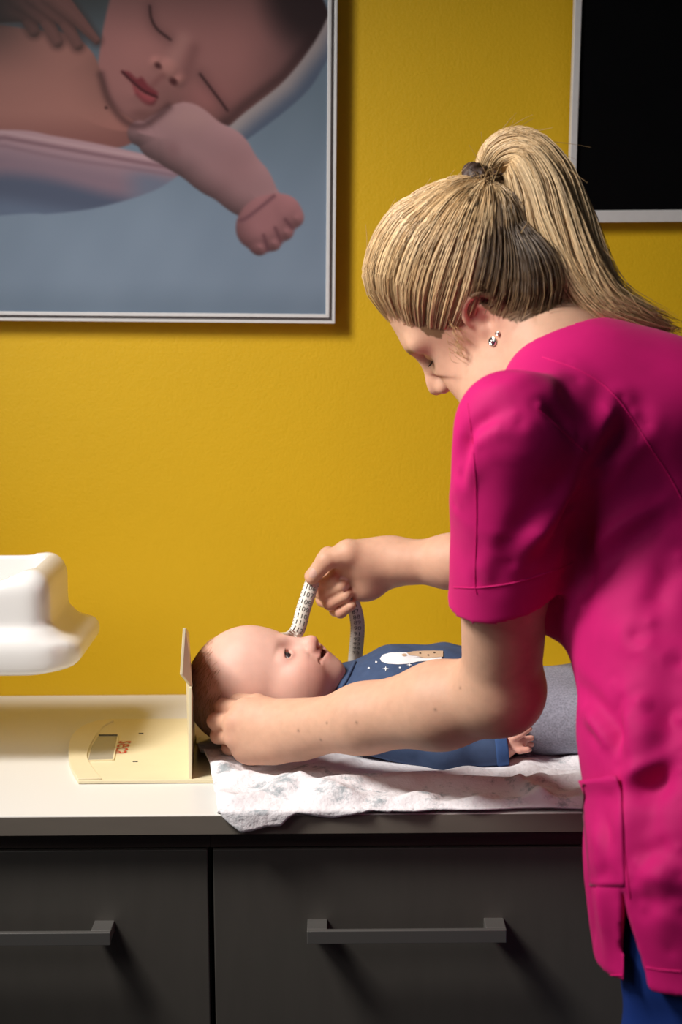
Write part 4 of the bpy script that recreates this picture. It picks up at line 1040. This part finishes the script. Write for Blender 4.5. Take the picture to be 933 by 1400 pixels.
    mk_mesh('ponytail', V, F, M_hair, WOMAN, C)
    # --- flyaway hairs
    pl = []
    for _ in range(240):
        s = rng.random()
        if s < .5:
            i = rng.integers(0, len(Pw)); j = rng.integers(2, 12); p0 = Pw[i, j]; d = nrm((Q[i, j] - hc)) @ HR; tg = nrm(Pw[i, j + 1] - Pw[i, j])
            L = rng.uniform(.015, .05)
        else:
            i = rng.integers(0, n); j = rng.integers(4, 20); p0 = Pn[i, j]; tg = nrm(Pn[i, j + 1] - Pn[i, j]); d = nrm(p0 - path[min(m - 1, int(tt[j] * (m - 1)))])
            L = rng.uniform(.02, .07)
        x = np.linspace(0, 1, 8)[:, None]; dd = nrm(d + rng.normal(0, .35, 3))
        pl.append(p0 + tg * x * L + dd * (x ** 1.6) * L * rng.uniform(.15, .5) + np.array([0, 0, -1]) * (x ** 2.5) * L * .15)
    # sideburn wisps and nape wisps
    for _ in range(45):
        f0 = rng.uniform(.018, .048); q0 = np.array([f0, .074, np.interp(f0, [.02, .035, .05, .06, .07], [.03, .012, .008, .02, .055])]) + rng.normal(0, .004, 3)
        x = np.linspace(0, 1, 8)[:, None]; L = rng.uniform(.008, .020)
        pl.append((HC + (q0 + np.array([0, .003, 0]) + x * L * np.array([rng.uniform(-.3, .5), .02, -1.0]) + np.sin(x * 3) * rng.normal(0, .002, 3)) @ HR))
    for _ in range(90):
        f0 = rng.uniform(-.085, -.03); q0 = np.array([f0, rng.uniform(.03, .062), np.interp(f0, [-.09, -.03], [-.035, -.005])])
        x = np.linspace(0, 1, 8)[:, None]; L = rng.uniform(.02, .045)
        pl.append((HC + (q0 + np.array([0, .006, 0]) + x * L * np.array([rng.uniform(-.6, .1), .1, -.9]) + np.sin(x * 3) * rng.normal(0, .003, 3)) @ HR))
    pl = np.array(pl); rr = np.full(pl.shape[:2], .00030); rr[:, -2:] *= .5
    V, F, C = tubes(pl, rr, np.tile(np.array([.58, .37, .17]), pl.shape[:2] + (1,)), 3)
    o = mk_mesh('flyaway_hair', V, F, M_hair, WOMAN, C); o['kind'] = 'stuff'
    # --- scrunchie: a puckered ring round the base of the tail
    ax = nrm(cp[2] - cp[0]); a1 = nrm(np.cross(ax, [0, 1, 0])); a2 = np.cross(ax, a1); ctr = P(667, 248, -.536)
    nu_, nv_ = 72, 16; V = []
    for i in range(nu_):
        u = 2 * np.pi * i / nu_; e = a1 * math.cos(u) + a2 * math.sin(u)
        for j in range(nv_):
            w_ = 2 * np.pi * j / nv_; r = .0092 * (1 + .22 * math.sin(u * 11 + 2 * math.sin(w_)) + .12 * math.sin(u * 23))
            V.append(ctr + e * (.0190 + r * math.cos(w_)) + ax * r * 1.25 * math.sin(w_))
    F = [(i * nv_ + j, ((i + 1) % nu_) * nv_ + j, ((i + 1) % nu_) * nv_ + (j + 1) % nv_, i * nv_ + (j + 1) % nv_) for i in range(nu_) for j in range(nv_)]
    o = mk_mesh('scrunchie', np.array(V), np.array(F), M_tie, WOMAN)
    # --- eyelashes of the near eye
    pl = []
    for q in np.linspace(0, 1, 16):
        p0 = np.array([.0795 - .012 * q ** 2, .024 + .021 * q, .0145 + .003 * q]); x = np.linspace(0, 1, 6)[:, None]
        pl.append(HC + (p0 + x * .010 * np.array([.75, .25 + .5 * q, -.5]) + x ** 2 * np.array([0, 0, .004])) @ HR)
    pl = np.array(pl); rr = np.tile(np.linspace(.00045, .0001, 6), (len(pl), 1))
    V, F, C = tubes(pl, rr, np.tile(np.array([.012, .008, .006]), pl.shape[:2] + (1,)), 3)
    mk_mesh('eyelashes', V, F, M_hair, WOMAN, C)
woman_hair()
# ---- earrings in the near ear
def lathe(name, c, axis, prof, mt, parent, n=20):
    ax = nrm(axis); a1 = nrm(np.cross(ax, [.3, .2, .9])); a2 = np.cross(ax, a1); V = []; k = len(prof)
    for i in range(n):
        u = 2 * np.pi * i / n
        for r, h in prof: V.append(c + ax * h + (a1 * math.cos(u) + a2 * math.sin(u)) * r)
    F = [(i * k + j, ((i + 1) % n) * k + j, ((i + 1) % n) * k + j + 1, i * k + j + 1) for i in range(n) for j in range(k - 1)]
    return mk_mesh(name, np.array(V), np.array(F), mt, parent)
_bt = bvh(*WB)
for (px, py), s in (((675, 467), 1.0), ((682, 456), .5)):
    h, n = cast(_bt, px, py)
    if h is None: continue
    e = lathe('earring', h + n * .0004, n, [(0, .0), (.0048 * s, 0), (.0052 * s, .0012), (.0044 * s, .0026), (.0032 * s, .0022), (.0024 * s, .0016), (.0020 * s, .0028), (.0, .0034)], M_silver, WOMAN)
# ================================================================== the baby
BF = nrm([.384, -.17, .906]); BU = nrm(np.array([-.92, 0, .39]) - BF * (np.array([-.92, 0, .39]) @ BF)); BL = np.cross(BU, BF)
BR = np.array([BF, BL, BU])
BC = P(340, 931, -.33)
bd = lambda f, l, u: BC + BF * f + BL * l + BU * u
tobaby = lambda V: (V - BC) @ BR.T
BABY = empty('person', (.1, -.31, CT), 'smiling baby in a blue top lying on the muslin blanket', 'baby')
NECK = P(475, 965, -.315)
SMILE = []
def baby_body():
    fl = Field((-.19, -.45, .90), (.32, -.19, 1.11), .0015)
    E = lambda c, r, k, m='u': fl.op(ell(bd(*c), r, BR), k, m)
    K = lambda a, b, r1, r2, k, m='u': fl.op(cone(bd(*a), bd(*b), r1, r2), k, m)
    E((-.002, 0, .002), (.073, .060, .066), 0)
    E((-.022, 0, .004), (.056, .062, .060), .03)
    E((.024, 0, -.045), (.044, .047, .048), .03)
    for s in (1, -1):
        E((.040, .029 * s, -.062), (.029, .025, .031), .022)        # cheeks
        E((.016, .036 * s, -.064), (.030, .022, .030), .02)         # jowl
    E((.050, 0, -.094), (.017, .018, .013), .018)                   # chin
    E((.040, 0, -.086), (.024, .027, .020), .016)
    E((.056, 0, -.072), (.0165, .023, .017), .014)                  # mouth mass
    K((.066, 0, -.026), (.076, 0, -.050), .0065, .0075, .014)       # nose
    E((.0795, 0, -.0535), (.0082, .0092, .0078), .008)
    for s in (1, -1):
        E((.074, .0085 * s, -.0565), (.0060, .0055, .0055), .005)
        E((.0775, .0050 * s, -.0612), (.0036, .0028, .0026), .002, 's')
    # lips and the open smile
    E((.0705, 0, -.0648), (.0050, .0120, .0042), .006)
    E((.0662, 0, -.0785), (.0050, .0110, .0040), .006)
    for s in (1, -1):
        E((.044, .033 * s, -.054), (.019, .017, .016), .016)
        SMILE.append(smoothpath(np.array([bd(.0740, 0, -.0715), bd(.0722, .008 * s, -.0713), bd(.0660, .0165 * s, -.0698), bd(.0555, .0250 * s, -.0665)]), 4))
    E((.0725, 0, -.0713), (.0080, .0135, .0024), .0015, 's')
    # eyes: socket, lids, opening
    for s in (1, -1):
        c = (.0535, .0255 * s, -.0300)
        E((.073, .026 * s, -.0300), (.010, .0150, .0085), .014, 's')
        E(c, (.0135, .0150, .0125), .007)
        E((.067, .0262 * s, -.0305), (.012, .0112, .0040), .0015, 's')
        E(c, (.0108, .0118, .0104), 0, 's')
    # ears
    for s in (1, -1):
        e = lambda f, u, o=0: bd(f, s * (.058 + o), u)
        pth = smoothpath(np.array([e(.004, -.030, .002), e(.006, -.016, .006), e(-.006, -.008, .010), e(-.018, -.014, .011), e(-.019, -.028, .010), e(-.012, -.042, .006), e(-.002, -.046, .002)]), 3)
        fl.chain(pth, [.0030] * len(pth), .004)
        fl.op(ell(e(-.006, -.027, .003), (.014, .005, .018), BR), .005)
    # neck, shoulders, trunk core, near hand and wrist
    fl.chain([bd(-.004, 0, -.050), NECK, P(520, 975, -.315)], [.040, .036, .045], .02)
    wr = P(690, 1024, -.395); 
    fl.chain([P(560, 1022, -.390), P(610, 1033, -.398), wr], [.014, .014, .0125], .01)
    pm = P(703, 1015, -.393); fl.op(ell(pm, (.016, .013, .012)), .006)
    fg = [([P(702, 1010, -.402), P(714, 1003, -.404), P(724, 996, -.402)], .0047), ([P(706, 1014, -.395), P(718, 1011, -.392), P(727, 1009, -.389)], .0044), ([P(706, 1018, -.388), P(719, 1017, -.384), P(727, 1018, -.382)], .0042),
          ([P(705, 1022, -.392), P(716, 1024, -.390), P(724, 1025, -.388)], .0042), ([P(700, 1022, -.402), P(711, 1026, -.405), P(722, 1025, -.406)], .0045)]
    for pts, r in fg: fl.chain(pts, [r, r * .95, r * .85], .0016)
    V, F = fl.mesh(1)
    Nv = vnormals(V, F); SM2 = []
    for sm in SMILE:
        sn = np.array([V[np.argmin(((V - p) ** 2).sum(1))] for p in sm]); SM2.append(sn); dd = poly_dist(V, sn)
        V = V - Nv * (.0018 * np.exp(-(dd / .0019) ** 2))[:, None] + Nv * (.0002 * np.exp(-((dd - .0045) / .0022) ** 2))[:, None]
    base = np.array([.72, .43, .345]); C = np.tile(base, (len(V), 1)); q = tobaby(V)
    def mixc(m, col): C[:] = C * (1 - m[:, None]) + np.array(col) * m[:, None]
    g = lambda c, r: np.exp(-(((q - np.array(c)) / np.array(r)) ** 2).sum(1))
    for s in (1, -1):
        mixc(g((.05, .036 * s, -.066), (.03, .022, .022)) * .5, (.70, .28, .22))
        mixc(g((.064, .026 * s, -.0300), (.016, .019, .012)) * .35, (.62, .27, .23))
        mixc(np.clip(g((.070, .025 * s, -.0145), (.02, .014, .0024)), 0, 1) * .30, (.40, .22, .14))
    mixc(g((.084, 0, -.055), (.010, .012, .010)) * .45, (.74, .26, .21))
    mixc(np.clip(g((.072, 0, -.0655), (.010, .0135, .0040)) * 1.2, 0, .85), (.60, .20, .18))
    mixc(np.clip(g((.067, 0, -.0775), (.010, .0125, .0040)) * 1.2, 0, .85), (.62, .22, .20))
    for sm in SM2: mixc(np.exp(-(poly_dist(V, sm) / .0021) ** 2) * .85, (.20, .045, .04))
    mixc(np.clip(g((.066, 0, -.0713), (.012, .0130, .0022)) * 1.3, 0, 1), (.10, .02, .02))
    mixc(g((.045, 0, -.09), (.02, .02, .012)) * .15, (.7, .3, .25))
    hairm = np.clip((q[:, 2] * .8 - q[:, 0] * .9 - .012) / .050, 0, 1) * (q[:, 2] > -.06) * np.clip(1.2 - np.abs(q[:, 0] + 1) * 0, 0, 1)
    mixc(hairm * .62, (.38, .19, .105))
    inb = V[:, 0] > BC[0] + .25; mixc(inb * .5, (.74, .34, .27))
    mk_mesh('body', V, F, M_bskin, BABY, C)
    # eyeballs
    for s in (1, -1):
        c = bd(.0545, .0255 * s, -.0302); look = nrm(BF * .86 + BU * .02 + BL * (-.10) + np.array([.35, 0, .1]))
        nu_, nv_ = 28, 28; a1 = nrm(np.cross(look, [0, 1, .2])); a2 = np.cross(look, a1); VV = []; CC = []
        for i in range(nu_):
            th = math.pi * i / (nu_ - 1)
            for j in range(nv_):
                ph = 2 * math.pi * j / nv_; r = .0104 + .0006 * math.exp(-(th / .5) ** 2)
                VV.append(c + r * (look * math.cos(th) + (a1 * math.cos(ph) + a2 * math.sin(ph)) * math.sin(th)))
                CC.append((.006, .006, .008) if th < .27 else ((.05, .04, .045) if th < .62 else (.60, .58, .58)))
        FF = [(i * nv_ + j, i * nv_ + (j + 1) % nv_, (i + 1) * nv_ + (j + 1) % nv_, (i + 1) * nv_ + j) for i in range(nu_ - 1) for j in range(nv_)]
        mk_mesh('eye', np.array(VV), np.array(FF), M_eye, BABY, np.array(CC))
    # short fine hair
    N = vnormals(V, F); cand = np.where(hairm > .02)[0]; pr = hairm[cand] / hairm[cand].sum(); idx = rng.choice(cand, 4200, p=pr)
    p0 = V[idx]; nn = N[idx]; flow = np.array([-.3, 0, -1.0]); tg = flow - nn * (nn @ flow)[:, None] + rng.normal(0, .25, (len(idx), 3)); tg -= nn * (tg * nn).sum(1)[:, None]; tg /= np.linalg.norm(tg, axis=1, keepdims=True)
    x = np.linspace(0, 1, 4)[None, :, None]; L = rng.uniform(.006, .012, (len(idx), 1, 1))
    Pn = p0[:, None] + tg[:, None] * x * L + nn[:, None] * (.0012 * np.sin(x * 2.6)); rr = np.tile(np.array([.00018, .00018, .00014, .00006]), (len(idx), 1))
    c = np.array([.46, .25, .13]) * rng.uniform(.7, 1.5, (len(idx), 1)); VV, FF, CC = tubes(Pn, rr, np.repeat(c[:, None], 4, axis=1), 3)
    mk_mesh('hair', VV, FF, M_bhair, BABY, CC)
    pl = []
    for q_ in np.linspace(0, 1, 14):
        p = np.array([.0655 - .007 * (2 * q_ - 1) ** 2, -(.0262 + .0108 * (2 * q_ - 1)), -.0262 - .002 * (2 * q_ - 1) ** 2]); x = np.linspace(0, 1, 5)[:, None]
        pl.append(BC + (p + x * .005 * np.array([.8, -.2, .35])) @ BR)
    pl = np.array(pl); VV, FF, CC = tubes(pl, np.tile(np.linspace(.0003, .0001, 5), (len(pl), 1)), np.tile(np.array([.03, .015, .01]), pl.shape[:2] + (1,)), 3)
    mk_mesh('eyelashes', VV, FF, M_bhair, BABY, CC)
baby_body()

def baby_clothes():
    fl = Field((-.03, -.45, .895), (.36, -.19, 1.06), .0020)
    n0 = P(486, 957, -.31); ctr = [np.array([n0[0], -.31, .972]), np.array([.065, -.31, .975]), np.array([.125, -.31, .972]), np.array([.20, -.31, .965]), np.array([.26, -.31, .955])]
    rad = [.040, .052, .056, .054, .048]
    for i in range(4):
        for s in (-1, 0, 1):
            off = np.array([0, .030 * s, -.004 * abs(s)]); fl.op(cone(ctr[i] + off, ctr[i + 1] + off, rad[i], rad[i + 1]), .02)
    fl.op(ell((.015, -.31, .955), (.035, .085, .035)), .03)
    # near sleeve with turned cuff
    s0, s1, s2 = P(508, 1005, -.365), P(610, 1033, -.398), P(690, 1026, -.396)
    fl.chain([s0, s1, s2], [.026, .0225, .0195], .015)
    # far sleeve, lying along the far side
    fl.chain([np.array([.03, -.235, .955]), np.array([.09, -.225, .935]), np.array([.15, -.235, .925])], [.026, .023, .02], .015)
    # neck opening, wrist opening
    fl.op(cone(bd(-.01, 0, -.06), NECK + np.array([.005, 0, .004]), .050, .040), .004, 's')
    d = nrm(s2 - s1); fl.op(cone(s2 - d * .008, s2 + d * .04, .0155, .0165), .002, 's')
    lo = s2 + d * .004
    def fn(X, Y, Z): return np.maximum(-((X - f32(lo[0])) * f32(d[0]) + (Y - f32(lo[1])) * f32(d[1]) + (Z - f32(lo[2])) * f32(d[2])), np.sqrt((X - f32(lo[0])) ** 2 + (Y - f32(lo[1])) ** 2 + (Z - f32(lo[2])) ** 2) - f32(.035))
    fl.op((lo - .04, lo + .04, fn), 0, 's')
    fl.clip((.212, 0, .96), (1, 0, .2), .004); fl.clip((0, 0, .9045), (0, 0, -1), .004)
    V, F = fl.mesh(2); N = vnormals(V, F)
    # soft creases
    D = .0012 * noise3(V * np.array([1, .5, 1]), 60, 41) + .0005 * noise3(V, 160, 42)
    V = V + N * D[:, None]
    C = np.tile(np.array([.050, .080, .160]), (len(V), 1))
    o = mk_mesh('top', V, F, M_navy, BABY, C)
    tr = bvh(V, F)
    # cuff
    cc = Field(s2 - .04, s2 + .04, .0012); cc.op(cone(s2 - d * .006, s2 + d * .0035, .0205, .0202))
    for nn_, pp in ((d, s2 + d * .0035), (-d, s2 - d * .012)): cc.clip(pp, nn_, .0012)
    cc.op(cone(s2 - d * .03, s2 + d * .03, .0165, .0165), 0, 's'); V2, F2 = cc.mesh(1)
    mk_mesh('cuff', V2, F2, M_navy, o, np.tile(np.array([.04, .085, .22]), (len(V2), 1)))
    # neck rib
    pl = []
    for p in smoothpath(np.array([(452, 957), (462, 948), (472, 934), (480, 918), (486, 906)], float), 5):
        h, n = cast(tr, *p)
        if h is not None: pl.append(h + n * .0006)
    if len(pl) > 2: tube_obj('neck_rib', pl, .0022, M_navy, o, 8, (.050, .080, .160))
    # chest print: bear on a cloud, stars and dots, laid on the cloth
    def decal(name, pts, mt, lift=.0009):
        q = [cast(tr, *p) for p in pts]
        if any(h is None for h, _ in q): q = [a for a in q if a[0] is not None]
        if len(q) < 3: return
        cen = np.mean([p for p in pts], axis=0); hc_, nc_ = cast(tr, *cen)
        if hc_ is None: return
        rings = [[hc_ + nc_ * lift]]; Vv = [hc_ + nc_ * lift]; ok_pts = [p for p in pts if cast(tr, *p)[0] is not None]; m_ = len(ok_pts)
        for fr_ in (.35, .7, 1.0):
            for p in ok_pts:
                h, n = cast(tr, cen[0] + (p[0] - cen[0]) * fr_, cen[1] + (p[1] - cen[1]) * fr_)
                Vv.append(h + n * lift if h is not None else Vv[-1])
        Ff = [(0, 1 + i, 1 + (i + 1) % m_) for i in range(m_)]
        for r_ in range(2):
            for i in range(m_): Ff.append((1 + r_ * m_ + i, 1 + (r_ + 1) * m_ + i, 1 + (r_ + 1) * m_ + (i + 1) % m_, 1 + r_ * m_ + (i + 1) % m_))
        poly_mesh(name, Vv, Ff, mt, o, smooth=True)
    cir = lambda x, y, rx, ry=None, n=12: [(x + rx * math.cos(2 * math.pi * i / n), y + (ry or rx) * math.sin(2 * math.pi * i / n)) for i in range(n)]
    decal('cloud_print', [(520, 901), (524, 896), (534, 893), (548, 892.5), (560, 893), (575, 897), (592, 899), (604, 897), (604, 902), (590, 904), (572, 905), (560, 908), (545, 909), (530, 908), (522, 905)], M_white)
    decal('bear_print', [(556, 893.5), (566, 891.5), (580, 890.8), (594, 890.6), (606, 891), (606, 899), (596, 900), (580, 900.5), (570, 898), (560, 897)], M_beige, .0013)
    decal('bear_print', cir(553, 896.5, 3.4, 1.8), M_beige, .0013)
    for x, y in ((575, 894.5), (594, 893.5), (586, 897)): decal('bear_mark', cir(x, y, 1.6, .9, 8), M_mark, .0017)
    for x, y, r in ((528, 915, 5), (560, 909.8, 4), (597, 910, 4)):
        decal('star_print', [(x - r, y), (x - .8, y - .7), (x, y - r * .8), (x + .8, y - .7), (x + r, y), (x + .8, y + .7), (x, y + r * .8), (x - .8, y + .7)], M_white, .0011)
    for x, y in ((515, 906), (547, 913.5), (571, 916), (553, 920), (505, 914), (583, 909)): decal('dot_print', cir(x, y, 1.5, 1.1, 8), M_white, .0011)
    # trousers: two legs, knees drawn up a little
    fp = Field((.16, -.45, .895), (.56, -.19, 1.05), .0028)
    fp.chain([np.array([.190, -.31, .962]), np.array([.28, -.31, .955])], [.055, .050], .02)
    k1 = P(800, 985, -.372); 
    fp.chain([np.array([.25, -.345, .952]), k1 + np.array([.03, 0, -.005]), np.array([.43, -.365, .928])], [.046, .036, .024], .02)
    fp.chain([np.array([.25, -.275, .952]), np.array([.34, -.262, .965]), np.array([.43, -.265, .928])], [.046, .038, .024], .02)
    fp.clip((0, 0, .9045), (0, 0, -1), .004)
    V, F = fp.mesh(2); N = vnormals(V, F); V = V + N * (.0013 * noise3(V, 60, 51))[:, None]
    mk_mesh('trousers', V, F, M_grey, BABY)
    for s, y in ((1, -.365), (-1, -.265)):
        fs = Field((.41, y - .04, .89), (.50, y + .04, .99), .003); fs.chain([np.array([.435, y, .928]), np.array([.455, y, .925]), np.array([.458, y, .965])], [.02, .018, .014], .01); V, F = fs.mesh(1); mk_mesh('sock', V, F, M_grey, BABY)
baby_clothes()

# ================================================================== the measuring tape
def measuring_tape():
    root = empty('measuring_tape', P(428, 797, -.288), 'white measuring tape with black numbers held around the baby\'s head', 'tape measure')
    W = .0185
    camdir = lambda p: nrm(CAM - p)
    def ribbon(name, ctr, wid, nn=8):
        c = smoothpath(ctr, nn); w_ = smoothpath(wid, nn); w_ = w_ / np.linalg.norm(w_, axis=1, keepdims=True)
        T = np.gradient(c, axis=0); T /= np.linalg.norm(T, axis=1, keepdims=True)
        w_ = w_ - T * (w_ * T).sum(1)[:, None]; w_ /= np.linalg.norm(w_, axis=1, keepdims=True)
        Nn = np.cross(w_, T)
        th = .0004; prof = [(-W / 2, -th), (W / 2, -th), (W / 2, th), (-W / 2, th)]
        V = np.stack([c + w_ * a + Nn * b for a, b in prof], 1).reshape(-1, 3); m = len(c)
        F = [(i * 4 + j, i * 4 + (j + 1) % 4, (i + 1) * 4 + (j + 1) % 4, (i + 1) * 4 + j) for i in range(m - 1) for j in range(4)]
        o = mk_mesh(name, V, np.array(F), M_tape, root, None, False)
        return o, c, w_, T, Nn
    def at(c, A, s):
        L = np.concatenate([[0], np.cumsum(np.linalg.norm(np.diff(c, axis=0), axis=1))]); return np.array([np.interp(s, L, A[:, i]) for i in range(3)]), L[-1]
    def numbers(o, c, w_, T, Nn, start, step, s0, s1, flip=1):
        s = s0; k = 0
        while s < s1:
            p, L = at(c, c, s); wv = nrm(at(c, w_, s)[0]); t = nrm(at(c, T, s)[0]); n = np.cross(wv, t)
            if n @ camdir(p) < 0: n = -n
            V, F = text_mesh(str(start + step * k), .0108)
            rx = wv if wv[0] > 0 else -wv; uy = np.cross(n, rx)
            V2 = [p + rx * x * .92 + uy * y * .9 + n * .0007 for x, y, _ in V]
            poly_mesh('number', V2, F, M_mark, o)
            s += .010; k += 1
        # centimetre and half-centimetre ticks along both edges
        V = []; F = []
        for i, s in enumerate(np.arange(s0 - .005, s1, .005)):
            p, L = at(c, c, s); wv = nrm(at(c, w_, s)[0]); t = nrm(at(c, T, s)[0]); n = np.cross(wv, t)
            if n @ camdir(p) < 0: n = -n
            ln = .0011 if i % 2 == 0 else .0007
            for sd in (-1, 1):
                b = len(V); V += [p + sd * wv * W * .49 - t * .0004 + n * .0006, p + sd * wv * (W * .49 - ln) - t * .0004 + n * .0006, p + sd * wv * (W * .49 - ln) + t * .0004 + n * .0006, p + sd * wv * W * .49 + t * .0004 + n * .0006]; F.append((b, b + 1, b + 2, b + 3))
        poly_mesh('tick_marks', V, F, M_mark, o)
    # stretch from the pinching thumb to the brow, round the far side of the head, under it and into the near fist
    a0 = P(428, 794, -.284); a1 = P(416, 830, -.300)
    a2 = P(403, 867, -.322)
    ctr = [a0, a1, a2, bd(.052, .046, -.006), bd(.018, .063, .004), bd(-.03, .066, .012), bd(-.066, .045, .02), bd(-.084, .0, .026), P(316, 990, -.368)]
    sd = nrm([.86, .0, .5]);
    wid = [nrm([.94, 0, -.33]), nrm([.94, 0, -.33]), nrm([.94, .1, -.33]), -BU, -BU, -BU, -BU, -BU, -BU]
    r = ribbon('tape_strip', ctr, wid); numbers(*r, 106, 1, .010, .078)
    # free end hanging from the fist behind the baby's chest
    b = [P(462, 806, -.272), P(478, 817, -.268), P(485, 832, -.262), P(489, 852, -.248), P(488.5, 874, -.232), P(486, 900, -.205), P(484, 930, -.195), P(482, 975, -.188)]
    wd = [nrm([.75, -.1, .65]), nrm([.9, -.1, .35]), nrm([.97, 0, .2]), nrm([.99, 0, .05]), nrm([1, 0, 0]), nrm([1, 0, 0]), nrm([1, 0, 0]), nrm([1, 0, 0])]
    r = ribbon('tape_strip', b, wd); numbers(*r, 85, 1, .022, .125)
measuring_tape()
